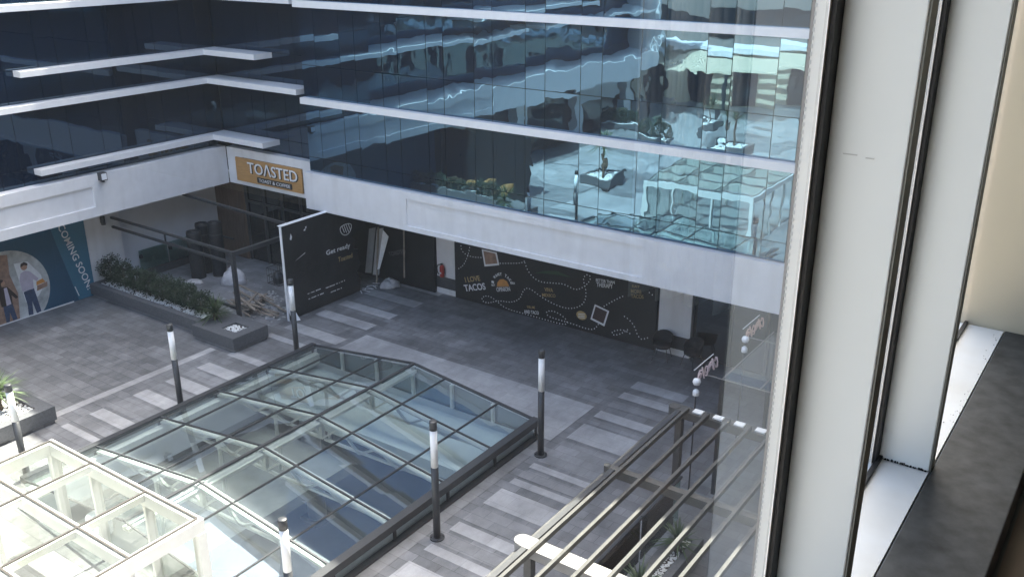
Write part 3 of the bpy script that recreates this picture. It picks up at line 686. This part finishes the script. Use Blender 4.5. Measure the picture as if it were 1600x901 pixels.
# ------------------------------------------------------------------ lettering helper
def text(name, s, p0, p1, h, plane, off, mt, parent, bold=.0):
    """letters fitted on a wall between p0 and p1 (wall coordinates), cap height h; plane 'x': y=off faces -y, 'y': x=off faces +x"""
    cu = bpy.data.curves.new('txt','FONT'); cu.body = s; cu.size = 1; cu.offset = bold; cu.resolution_u = 3; cu.extrude = .004
    o = bpy.data.objects.new('txt', cu); col.objects.link(o); bpy.context.view_layer.update()
    me = bpy.data.meshes.new_from_object(o.evaluated_get(bpy.context.evaluated_depsgraph_get())); bpy.data.objects.remove(o); bpy.data.curves.remove(cu)
    xs = [v.co.x for v in me.vertices]; ys = [v.co.y for v in me.vertices]; x0, x1, y0, y1 = min(xs), max(xs), min(ys), max(ys)
    d = Vector((p1[0]-p0[0], p1[1]-p0[1])); L_ = d.length; d.normalize(); nrm = Vector((-d.y, d.x))
    for v in me.vertices:
        a = (v.co.x-x0)/(x1-x0)*L_; c = (v.co.y-y0)/(y1-y0)*h; q = Vector(p0)+d*a+nrm*c; e = v.co.z
        v.co = (q.x, off-e, q.y) if plane == 'x' else (off+e, q.x, q.y)
    me.materials.clear(); me.materials.append(mt)
    o = link(name, me, parent)
    if parent.type == 'EMPTY': o.location = -parent.location
    return o
def flat(pts, plane, off, th=.004):
    if plane == 'x': return MB().prism([(a, off, c) for a, c in pts], (0,-th,0))
    return MB().prism([(off, a, c) for a, c in pts], (th,0,0))
def circ(c, r, n=28, rz=None, lo=None):
    P = [(c[0]+r*math.cos(6.2832*i/n), c[1]+(rz or r)*math.sin(6.2832*i/n)) for i in range(n)]
    return [(a, max(z,lo) if lo is not None else z) for a, z in P]

# ------------------------------------------------------------------ signs and hoardings
ts = thing('shop_sign', 'oak shop sign with raised white letters reading TOASTED', 'sign', (-25.8,21.6,3.4))
part('board', MB().box(-27.5,-24.07,21.60,21.66,3.43,4.29), OAK, ts)
for nm, mt, dx, dz, of in (('letter_shadow',RUB,.035,-.03,21.585),('lettering',WHITEP,0,0,21.565)):
    text(nm, 'TOΛSTED', (-26.82+dx,3.80+dz), (-24.25+dx,3.81+dz), .42, 'x', of, mt, ts, .008)
part('name_strip', flat([(-26.36,3.49),(-24.6,3.49),(-24.57,3.53),(-24.57,3.66),(-24.6,3.70),(-26.36,3.70),(-26.39,3.66),(-26.39,3.53)],'x',21.595), RUB, ts)
text('strapline','TOAST & COFFEE',(-26.29,3.535),(-24.67,3.535),.12,'x',21.585,WHITEP,ts)

cs = thing('coming_soon_hoarding', 'teal hoarding with a round shopping photo and the words COMING SOON', 'hoarding', (-29.7,13,0))
for i in range(8): part('board', MB().box(-29.775,-29.72,7+i*1.2175,7+i*1.2175+1.214,0,3.2), TEAL, cs)
part('light_band', flat([(15.45,3.2),(16.74,3.2),(16.74,0.02),(16.1,.02)],'y',-29.719), TEALL, cs)
text('lettering','COMING SOON!',(15.80,2.74),(16.46,.26),.24,'y',-29.712,SILVP,cs,.006)
part('dash', flat([(16.02,.52),(16.05,.52),(16.14,.16),(16.11,.16)],'y',-29.712), SILVP, cs)
ph = part('round_photo', flat(circ((13.8,1.0),1.4,48,lo=.02),'y',-29.716), PHOTO, cs)
def fig(nm, pts, mt, o=-29.709): part(nm, flat(pts,'y',o), mt, ph)
fig('backdrop', [(13.0,.03),(13.3,1.5),(13.25,2.1),(13.75,2.3),(14.0,2.25),(13.95,1.6),(14.1,.9),(14.0,.03)], PHOTOB, -29.7115)
fig('backdrop', [(14.15,1.9),(14.6,1.85),(14.95,1.3),(15.0,.9),(14.75,.6),(14.3,.5)], SILVP, -29.7115)
fig('printed_crate', [(14.72,.78),(15.1,.84),(15.12,1.0),(14.76,.96)], PHOTOB)
fig('printed_crate', [(14.74,.97),(15.06,1.01),(14.98,1.15),(14.76,1.1)], ORANGEP)
fig('printed_trousers', [(14.28,.88),(14.64,.92),(14.74,.06),(14.58,.03),(14.50,.5),(14.46,.03),(14.30,.05),(14.33,.4)], JEANS)
fig('printed_shirt', [(14.25,.9),(14.22,1.3),(14.3,1.52),(14.45,1.58),(14.6,1.52),(14.85,1.2),(14.78,1.12),(14.66,1.22),(14.63,.9)], PINKS, -29.705)
fig('printed_head', circ((14.45,1.70),.105,14), SKIN, -29.705)
fig('printed_hair', [(14.33,1.72),(14.36,1.84),(14.48,1.87),(14.58,1.80),(14.57,1.72),(14.46,1.77)], HAIR, -29.701)
fig('printed_trousers', [(13.55,.62),(13.86,.62),(13.92,.06),(13.78,.04),(13.72,.35),(13.66,.04),(13.55,.04)], JEANS)
fig('printed_jacket', [(13.5,.6),(13.48,1.05),(13.6,1.26),(13.8,1.22),(13.98,.95),(14.08,.78),(14.0,.74),(13.88,.9),(13.86,.6)], HAIR, -29.705)
fig('printed_blouse', [(13.66,.6),(13.68,1.2),(13.78,1.2),(13.82,.62)], PINKS, -29.701)
fig('printed_head', circ((13.66,1.38),.095,14), SKIN, -29.701)
fig('printed_hair', [(13.5,1.02),(13.53,1.45),(13.64,1.52),(13.72,1.46),(13.62,1.38),(13.62,1.05)], HAIR, -29.697)
part('base_trim', MB().box(-29.719,-29.69,12.0,15.9,0,.035), SILVP, cs)

hb = thing('black_hoarding', 'torn black hoarding panel reading Get ready, standing out into the plaza', 'hoarding', (-22.35,20.5,0))
edge_pts = [(19.0,.02),(22.3,.02),(22.36,.4),(22.2,.75),(22.42,1.0),(22.3,1.3),(22.36,1.55),(22.12,1.62),(22.2,1.95),(22.05,2.1),(22.3,2.2),(22.75,2.25),(22.95,3.22),(19.0,3.22)]
part('panel', MB().prism([(-22.36,a,c) for a, c in edge_pts],(.055,0,0)), WRINK, hb)
part('edge_strip', MB().box(-22.375,-22.295,18.96,18.995,0,3.25), WHITEP, hb); part('top_strip', MB().box(-22.45,-22.28,18.96,23.4,3.222,3.238), WHITEP, hb)
HO = -22.303
text('lettering','Get ready',(20.82,1.70),(21.95,1.68),.22,'y',HO,SILVP,hb,.01)
text('script_lettering','Toasted',(21.34,1.36),(22.02,1.34),.17,'y',HO,GOLDP,hb)
for a, c, z in ((19.86,20.48,.65),(20.68,21.65,.60),(19.88,20.62,.46),(20.89,21.51,.38)):
    q = MB(); y = a
    while y < c-.05:
        l_ = random.uniform(.015,.045); q.box(HO-.001,HO+.003,y,y+l_,z+random.uniform(0,.012),z+.04); y += l_+random.choice((.018,.02,.022,.07))
    part('small_print', q, SILVP, hb)
q = MB(); rg = [(HO+.004,21.8+.27*math.cos(a_),2.5+.28*math.sin(a_)*(1 if math.sin(a_) < 0 else .35)) for a_ in [i*.2618 for i in range(25)]]
q.path(rg,.014,5)
for k in range(4): q.tube((HO+.004,21.62+k*.1,2.58),(HO+.004,21.72+k*.1,2.28+.03*abs(k-1.5)),.014,.014,5)
part('emblem', q, SILVP, hb)
for pts in ([(19.3,2.72),(19.36,2.90),(19.40,2.78),(19.36,2.68)],[(19.9,2.86),(20.0,2.93),(19.98,2.84)],[(19.98,2.96),(20.03,2.90),(20.05,2.98)],[(19.45,1.95),(19.9,2.12),(19.9,2.10)]): part('torn_chip', flat(pts,'y',HO), WHITEP, hb)
part('loose_flap', MB().prism([(-22.29,18.98,1.3),(-22.2,18.9,.9),(-22.16,18.85,.45),(-22.1,18.95,.03),(-22.02,19.2,.03),(-22.18,19.06,.5),(-22.26,19.08,1.0)],(.008,0,0)), WHITEP, hb)
for y in (20.8,22.2): part('prop', MB().bar((-22.42,y,3.1),(-23.3,y,.02),.07,.05), PLANKM, hb)

h2 = thing('inner_hoarding', 'dark hoarding panel set back under the fascia beside the extinguisher pillar', 'hoarding', (-21.2,23.7,0))
part('panel', MB().box(-24.8,-20.02,23.68,23.74,0,3.2), BLACKP, h2)
text('lettering','TOASTED',(-22.1,.95),(-21.3,1.22),.16,'x',23.675,mat('grey_print',(.12,.12,.12),.6),h2)
for i, (x, z1, lean, mt) in enumerate(((-23.0,1.95,.10,CONC),(-22.62,2.0,.12,CONC),(-22.28,1.95,.3,SILVP))):
    b_ = MB().prism([(x,23.3,.25),(x+.3,23.3,.3),(x+.33,23.62,z1),(x+.02,23.62,z1-.1)],(0,.03,0)) if i < 2 else MB().prism([(x,23.2,.55),(x+.10,23.22,.6),(x+.3,23.55,z1-.2),(x+.05,23.55,z1)],(0,.01,0))
    tag(part('leaning_board', b_, mt, None), ('grey board leaning behind the torn end of the black hoarding, left one','grey board leaning behind the torn end of the black hoarding, right one','torn white sheet hanging behind the torn black hoarding')[i], 'board')
for i, (a, c) in enumerate((((-22.35,23.2,.02),(-22.5,23.6,2.0)),((-21.0,23.2,.5),(-21.3,23.62,2.1)))):
    tag(part('timber_prop', MB().bar(a,c,.05,.05), PLANKM, None), ('thin timber prop beside the torn white sheet','thin timber prop near the extinguisher pillar')[i], 'prop')
def sack(c, r, h, label, mt=SACK):
    q = MB(); n = 14; prof = [(r*.8,0),(r,.12*h),(r*1.02,.4*h),(r*.8,.75*h),(r*.45,.95*h),(.02,h)]
    prof = [(r*1.05,0),(r*1.12,.08*h),(r*1.05,.3*h),(r*.92,.55*h),(r*.7,.8*h),(r*.3,.93*h),(.02,.9*h)]; q.lathe(c, prof, n); ph_ = c[0]*9
    def lump(x, y, z):
        a = math.atan2(y-c[1], x-c[0]); k = 1+.22*math.sin(2*a+ph_)+.12*math.sin(5*a+ph_*2)+.10*math.sin(11*z/h+3*a)
        return (c[0]+(x-c[0])*k*1.1, c[1]+(y-c[1])*k*.85, c[2]+(z-c[2])*(1+.18*math.sin(a+ph_)+.1*math.sin(3*a)))
    q.v = [lump(*v) for v in q.v]
    tag(part('sack', q, mt, None, True), label, 'sack')
sack((-21.75,23.25,.0),.3,.28,'crumpled white sack on the floor under the dark hoarding')
q = MB()
for i in range(9):
    a = (-22.5+.3*random.random(),22.3+.1*i,.02); q.bar(a,(a[0]+random.uniform(.1,.5),a[1]+random.uniform(-.3,.3),.02),.03,.01)
tag(part('scrap_strips', q, WHITEP, None), 'torn white strips scattered at the foot of the torn hoarding', 'scraps')

kh = thing('plain_hoarding', 'plain black hoarding behind the orange chairs, mirrored in the dark lower glass', 'hoarding', (-27,6.5,0))
for i in range(5): part('panel', MB().box(-29.7+i*1.12,-29.7+i*1.12+1.11,6.45,6.52,0,2.9), BLACKP, kh); part('batten', MB().box(-29.66+i*1.12,-29.58+i*1.12,6.40,6.449,0,2.88), DARKM, kh)
tm = thing('taco_hoarding', 'long black taco mural hoarding between two white pillars', 'hoarding', (-15,23.76,0))
for i in range(6): part('panel', MB().box(-19.15+i*1.2835,-19.15+i*1.2835+1.279,23.76+.002*(i%2),23.83,0,3.2), WRINK2, tm)
TY = 23.757
DOTS= [[(-18.86, 1.94), (-18.85, 1.79), (-18.68, 1.67), (-18.39, 1.63), (-18.0, 1.69)], [(-18.49, 1.95), (-18.54, 1.73), (-18.65, 1.46), (-18.81, 1.22), (-18.99, 1.09)], [(-17.22, 1.64), (-16.74, 1.74), (-16.4, 1.81), (-16.23, 1.92)], [(-16.23, 1.86), (-16.13, 1.62), (-15.89, 1.4), (-15.6, 1.32), (-15.14, 1.39), (-14.75, 1.45), (-14.5, 1.39), (-14.26, 1.34), (-14.0, 1.5), (-13.79, 1.73), (-13.75, 1.91), (-13.89, 1.96), (-14.02, 1.82), (-13.99, 1.63), (-13.92, 1.45), (-13.9, 1.17), (-14.01, 0.91), (-14.29, 0.72), (-14.61, 0.64), (-14.93, 0.65), (-15.32, 0.73), (-15.72, 0.87), (-15.99, 1.0), (-16.19, 1.0), (-16.32, 0.83), (-16.4, 0.6), (-16.6, 0.43), (-16.88, 0.33), (-17.16, 0.32), (-17.45, 0.24), (-17.74, 0.1), (-17.99, 0.12), (-18.01, 0.25), (-17.8, 0.37), (-17.55, 0.34), (-17.34, 0.24), (-17.09, 0.11), (-16.74, 0.07), (-16.26, 0.07), (-15.72, 0.06), (-15.18, 0.05), (-14.79, 0.05), (-14.6, 0.09), (-14.57, 0.22), (-14.8, 0.37), (-15.12, 0.44), (-15.39, 0.36), (-15.35, 0.21), (-15.05, 0.18), (-14.6, 0.17), (-14.21, 0.15), (-13.9, 0.12), (-13.61, 0.14), (-13.46, 0.31), (-13.38, 0.48)], [(-13.24, 1.03), (-13.01, 1.22), (-12.75, 1.41), (-12.52, 1.56)], [(-11.72, 1.82), (-11.55, 1.74)], [(-12.31, 0.34), (-12.5, 0.41), (-12.73, 0.36), (-12.94, 0.24), (-12.91, 0.13), (-12.67, 0.22), (-12.49, 0.36), (-12.38, 0.46)], [(-12.52, 0.86), (-12.34, 0.79), (-12.15, 0.61), (-12.05, 0.35), (-11.9, 0.23), (-11.73, 0.34), (-11.63, 0.37)]]
for c in DOTS:
    for _ in range(2):
        n_ = [c[0]]
        for a, b2 in zip(c, c[1:]): n_ += [(a[0]*.75+b2[0]*.25, a[1]*.75+b2[1]*.25),(a[0]*.25+b2[0]*.75, a[1]*.25+b2[1]*.75)]
        c = n_+[c[-1]]
    q = MB(); acc = 0
    for a, b2 in zip(c, c[1:]):
        d = math.hypot(b2[0]-a[0], b2[1]-a[1])
        while acc < d:
            f_ = acc/d; p = (a[0]+(b2[0]-a[0])*f_, a[1]+(b2[1]-a[1])*f_)
            q.prism([(x, TY, z) for x, z in circ(p,.021,6)],(0,-.003,0)); acc += .112
        acc -= d
    part('dotted_line', q, WHITEP, tm)
TACO_TEXT= [('I LOVE', (-18.69, 0.65), (-18.05, 0.85), 0.19, 'gold'), ('TACOS', (-18.72, 0.31), (-17.82, 0.58), 0.24, 'white'), ('OPINION', (-17.36, 0.6), (-16.81, 0.75), 0.15, 'white'), ('NOT', (-17.58, 0.76), (-17.43, 0.79), 0.07, 'white'), ('YOUR', (-16.81, 0.99), (-16.62, 1.03), 0.07, 'white'), ('VIVA', (-15.45, 1.04), (-15.13, 1.08), 0.13, 'gold'), ('MEXICO', (-15.54, 0.84), (-15.03, 0.92), 0.11, 'gold'), ('YOU, ME', (-16.14, 0.28), (-15.82, 0.33), 0.1, 'gold'), ('AND TACO', (-16.25, 0.09), (-15.67, 0.17), 0.12, 'white'), ('BETTER THAN', (-13.56, 1.78), (-12.9, 1.84), 0.1, 'white'), ('THERAPY', (-13.53, 1.62), (-12.96, 1.68), 0.14, 'white'), ('EAT', (-12.3, 1.87), (-12.04, 1.9), 0.07, 'gold'), ('MORE', (-12.33, 1.68), (-11.98, 1.72), 0.12, 'gold'), ('TACOS', (-12.32, 1.52), (-11.9, 1.58), 0.12, 'gold')]
for s, a, c, h, mt in TACO_TEXT: text('lettering', s, a, c, h, 'x', TY-.002, GOLDP if mt == 'gold' else WHITEP, tm, .018 if h > .18 else .004)
arc = 'I WANT TACO'
for i, ch in enumerate(arc):
    if ch == ' ': continue
    f_ = i/(len(arc)-1); a_ = math.pi*(.90-.80*f_)+.18; cx, cz, rx, rz = -17.13, .86, .36, .36
    p = (cx+rx*math.cos(a_), cz+rz*math.sin(a_)); d = (math.sin(a_)*.04, -math.cos(a_)*.04)
    text('lettering', ch, (p[0]-d[0],p[1]-d[1]), (p[0]+d[0],p[1]+d[1]), .10, 'x', TY-.002, WHITEP, tm, .02)
part('taco_drawing', flat([(-17.37,.79),(-17.34,.94),(-17.24,1.07),(-17.09,1.11),(-16.95,1.06),(-16.86,.92)],'x',TY), ORANGEP, tm)
part('taco_filling', flat([(-17.36,.76),(-16.87,.88),(-16.86,.92),(-17.37,.80)],'x',TY-.005), PHOTOB, tm)
part('badge', flat(circ((-14.05,.53),.19,20,.15),'x',TY), GOLDP, tm)
for k in range(3): part('badge_mark', flat([(-14.17,.57-.06*k),(-13.93,.61-.06*k),(-13.93,.59-.06*k),(-14.17,.55-.06*k)],'x',TY-.005), SILVP, tm)
def polaroid(P, inner):
    f_ = part('photo_frame', flat(P,'x',TY), WHITEP, tm); c = (sum(p[0] for p in P)/4, sum(p[1] for p in P)/4)
    part('photo', flat([(c[0]+(p[0]-c[0])*.8, c[1]+(p[1]-c[1])*.78+.01) for p in P],'x',TY-.005), inner, f_)
polaroid([(-17.98,1.99),(-17.36,1.99),(-17.26,1.57),(-17.87,1.4)], PHOTOB)
polaroid([(-13.58,1.02),(-13.06,.91),(-13.21,.36),(-13.72,.48)], mat('dark_photo',(.05,.03,.03),.5))
part('swoosh', flat([(-15.86,1.58),(-15.47,1.74),(-14.95,1.83),(-14.44,1.72),(-14.95,1.71),(-15.4,1.66)],'x',TY), mat('green_print',(.03,.07,.035),.5), tm)

# ------------------------------------------------------------------ fire extinguisher, lights
fe = thing('fire_extinguisher', 'red fire extinguisher hung on the white pillar beside the taco mural', 'fire extinguisher', (-19.68,23.7,.66))
part('cylinder', MB().lathe((-19.68,23.7,.66), [(.06,0),(.085,.02),(.085,.36),(.06,.42),(.025,.45)], 18), REDP, fe, True)
part('handle', MB().box(-19.71,-19.65,23.66,23.74,1.112,1.135).box(-19.70,-19.66,23.60,23.72,1.14,1.165), RUB, fe)
part('hose', MB().path([(-19.70,23.68,1.12),(-19.82,23.66,1.10),(-19.87,23.66,.98),(-19.85,23.66,.82),(-19.79,23.66,.74)],.016,8), RUB, fe)
part('bracket', MB().box(-19.72,-19.64,23.785,23.82,.75,.95), DARKM, fe)
part('label_plate', MB().box(-19.71,-19.65,23.608,23.613,.8,.86), SILVP, fe)
fl = thing('floodlight', 'small black floodlight fixed at the top of the left white fascia', 'light', (-27.9,16.62,4.5))
part('housing', MB().box(-27.99,-27.80,16.5,16.72,4.42,4.68), DARKM, fl); part('lens', MB().box(-27.799,-27.792,16.52,16.70,4.45,4.65), OPAL, fl); part('bracket', MB().box(-28.0,-27.85,16.58,16.64,4.36,4.415), DARKM, fl)
sc = thing('wall_light', 'black up-down wall light on the white pillar beside the teal hoarding', 'light', (-29.65,17.38,2.45))
part('body', MB().lathe((-29.6,17.38,2.42), [(.075,0),(.075,.3)], 16), DARKM, sc, True); part('backplate', MB().box(-29.695,-29.66,17.33,17.43,2.48,2.66), DARKM, sc); part('lens', MB().lathe((-29.6,17.38,2.40), [(.06,0),(.06,.018)], 16), OPAL, sc)

# ------------------------------------------------------------------ terrace frame and building clutter
tf = thing('tube_pergola', 'dark steel tube frame around the corner terrace', 'pergola', (-26,18,0))
for z, wdt in ((2.58,.07),(2.24,.07),(.70,.08)): part('rail', MB().bar((-29.7,17.75,z),(-23.25,17.75,z-.06),wdt,.08), DARKM, tf)
part('corner_post', MB().box(-23.3,-23.18,17.69,17.81,0,2.56), DARKM, tf)
part('mid_post', MB().box(-26.5,-26.43,17.72,17.78,0,.66), DARKM, tf); part('stud', MB().box(-26.7,-26.65,17.73,17.77,2.26,2.5), DARKM, tf)
part('side_beam', MB().bar((-23.24,17.82,2.48),(-23.24,22.4,2.48),.12,.14), DARKM, tf)
part('roof_beam', MB().bar((-28.6,20.0,3.08),(-23.2,20.0,2.9),.07,.09), DARKM, tf)
part('roof_beam', MB().bar((-29.7,18.3,3.18),(-29.5,22.3,3.18),.06,.08), DARKM, tf)
part('back_rail', MB().bar((-29.8,21.9,.9),(-28.5,21.9,.9),.05,.05), DARKM, tf)
bl = thing('balustrade', 'frosted glass balustrade panel before the white terrace wall', 'balustrade', (-29.85,20,0))
for y in (18.7,19.95): part('glass_panel', MB().box(-29.86,-29.84,y,y+1.2,.28,1.05), BALG, bl); part('clamp', MB().box(-29.90,-29.80,y+.02,y+.12,.75,.87), DARKM, bl)
part('shoe', MB().box(-29.93,-29.78,18.6,21.4,0,.26), SLATE, bl)
for i, (x, y, r_, h_) in enumerate(((-28.2,19.95,.27,1.78),(-27.75,20.55,.26,2.05),(-28.45,20.5,.24,1.9))):
    prof = [(r_,0)]; z = 0
    while z < h_-.1:
        prof += [(r_,z+.001),(r_*.97,z+.05),(r_,z+.1)]; z += .1
    prof += [(r_*.95,h_),(r_*.75,h_),(r_*.72,h_-.06)]
    q = thing('membrane_roll', ('black roll standing nearest the white terrace wall corner','tallest black roll of the three on the terrace','black roll behind the other two on the terrace')[i], 'roll', (x,y,0), 'black rolls on the terrace')
    part('roll', MB().lathe((x,y,.0), prof, 22), mat('black_membrane_%s' % 'abc'[i],(.014,.015,.017),.6,.4,4,stretch=(1,1,7),bump=.01), q, True)
    part('core_tube', MB().lathe((x,y,h_-.5), [(r_*.3,0),(r_*.3,.46)], 12), DARKM, q)
    part('wrap_band', MB().lathe((x,y,h_*.78), [(r_*1.012,0),(r_*1.012,.03)], 22), SLATM, q)
tl = MB(); tl.box(-29.7,-22.4,17.5,22.3,.002,.008); o = struct('terrace_floor', tl, GRANM)
sack((-26.6,20.25,0),.36,.6,'tall white sack beside the black rolls')
sack((-27.9,19.5,0),.25,.10,'flat white sheet at the foot of the black rolls')
rb_ = MB()
for i in range(420):
    x, y = random.gauss(-24.3,.9), random.gauss(19.3,.75); r_ = random.uniform(.015,.06)
    if not (-26.5 < x < -22.6 and 17.95 < y < 22): continue
    k = len(rb_.v); z = .01; a_ = random.uniform(0,3); c1_, s1_ = math.cos(a_)*r_, math.sin(a_)*r_; e_ = random.uniform(.5,2.2)
    rb_.v += [(x+c1_*e_,y+s1_*e_,z),(x-s1_,y+c1_,z),(x-c1_*e_,y-s1_*e_,z),(x+s1_,y-c1_,z),(x+.3*c1_,y+.3*s1_,z+r_*random.uniform(.4,1.2))]
    rb_.f += [(k,k+1,k+4),(k+1,k+2,k+4),(k+2,k+3,k+4),(k+3,k,k+4)]
o = part('rubble', rb_, CONC, None); o['kind'] = 'stuff'; o['label'] = 'grey rubble strewn over the terrace floor'; o['category'] = 'rubble'
pl_me = MB().box(-.045,.045,-.9,.9,0,.03).mesh('plank', PLANKM)
for i in range(16):
    x, y, a_ = -24.15+random.uniform(-.45,.5), 18.95+random.uniform(-.5,.6), random.choice((1.3,1.4,1.45,1.55,1.6,1.15,.5))+random.uniform(-.1,.1)
    o = link('plank', pl_me, None, (x,y,.01+.04*i*.6)); o.rotation_euler = (random.uniform(-.05,.05), 0, a_); o.scale = (random.uniform(.5,1.1), random.uniform(.6,1.25), 1)
    tag(o, 'raw timber plank in the loose heap behind the yucca', 'plank', 'planks heaped on the terrace')
cr = thing('wire_crate', 'dark wire crate on the terrace floor behind the plank heap', 'crate', (-25.3,21.2,0))
q = MB()
for z in (.02,.3,.6):
    for a, c in (((-25.6,20.95,z),(-25.0,20.95,z)),((-25.0,20.95,z),(-25.0,21.45,z)),((-25.0,21.45,z),(-25.6,21.45,z)),((-25.6,21.45,z),(-25.6,20.95,z))): q.tube(a,c,.015,.015,6)
part('hoops', q, SLATM, cr); q = MB()
for i in range(6):
    for y in (20.95,21.45): q.tube((-25.6+i*.12,y,.02),(-25.6+i*.12,y,.6),.01,.01,5)
part('wires', q, SLATM, cr); part('contents', MB().lathe((-25.3,21.2,.03), [(.2,0),(.22,.25),(.1,.4)], 10), DARKM, cr)
for i, (x, y, s) in enumerate(((-23.6,19.5,.14),(-23.2,20.3,.11),(-24.2,18.6,.12),(-23.0,18.8,.16),(-25.6,19.6,.13),(-22.8,19.6,.1))):
    q = MB(); n = 7; q.prism([(x+s*math.cos(k*.9)*random.uniform(.6,1.3), y+s*math.sin(k*.9)*random.uniform(.6,1.3), .012) for k in range(n)],(0,0,.03+.04*random.random()))
    tag(part('rubble_scrap', q, (SACK,PLANKM)[i%3 == 1], None), 'small pale scrap lying among the terrace rubble', 'scrap', 'scraps on the terrace floor')

# ------------------------------------------------------------------ chairs
def chair(mt, lg, label, group):
    t = thing('tub_chair', label, 'chair', (0,0,0), group)
    part('seat', MB().lathe((0,0,.38), [(.22,0),(.26,.03),(.26,.09),(.22,.11)], 20), mt, t, True)
    q = MB(); n = 16
    for i in range(n):
        a0, a1 = R(-20)+R(220)*i/n, R(-20)+R(220)*(i+1)/n; h0, h1 = [.62+.2*max(0,math.sin((k/n)*math.pi)) for k in (i,i+1)]
        P = lambda a, r_, z: (r_*math.cos(a), r_*math.sin(a), z)
        k = len(q.v); q.v += [P(a0,.27,.42),P(a1,.27,.42),P(a1,.31,h1),P(a0,.31,h0),P(a0,.23,.42),P(a1,.23,.42),P(a1,.27,h1),P(a0,.27,h0)]
        q.f += [(k,k+1,k+2,k+3),(k+5,k+4,k+7,k+6),(k+3,k+2,k+6,k+7)]
    part('backrest', q, mt, t, True)
    for sx, sy in ((1,1),(1,-1),(-1,1),(-1,-1)): part('leg', MB().tube((.16*sx,.16*sy,.38),(.24*sx,.24*sy,0),.014,.011,8), lg, t)
    return t
FAB = mat('black_upholstery', (.018,.018,.02), .8, .2, 20)
c0 = chair(FAB, SLATM, 'black tub chair before the white pillar right of the taco mural', 'black chairs by the shopfront'); c0.location = (-11.0,23.35,0); c0.rotation_euler = (0,0,.2)
dup(c0, (-10.05,23.4,0), 'black tub chair right of the one before the white pillar', -.3)
c1 = chair(ORCUSH, SLATM, 'orange tub chair mirrored in the dark lower glass, first from the left', 'orange chairs seen in the glass'); c1.location = (-29.2,7.5,0)
for k in range(1,5): dup(c1, (-29.2+k*1.05, 7.5, 0), 'orange tub chair mirrored in the dark lower glass, %s from the left' % ORD[k], k*1.3)
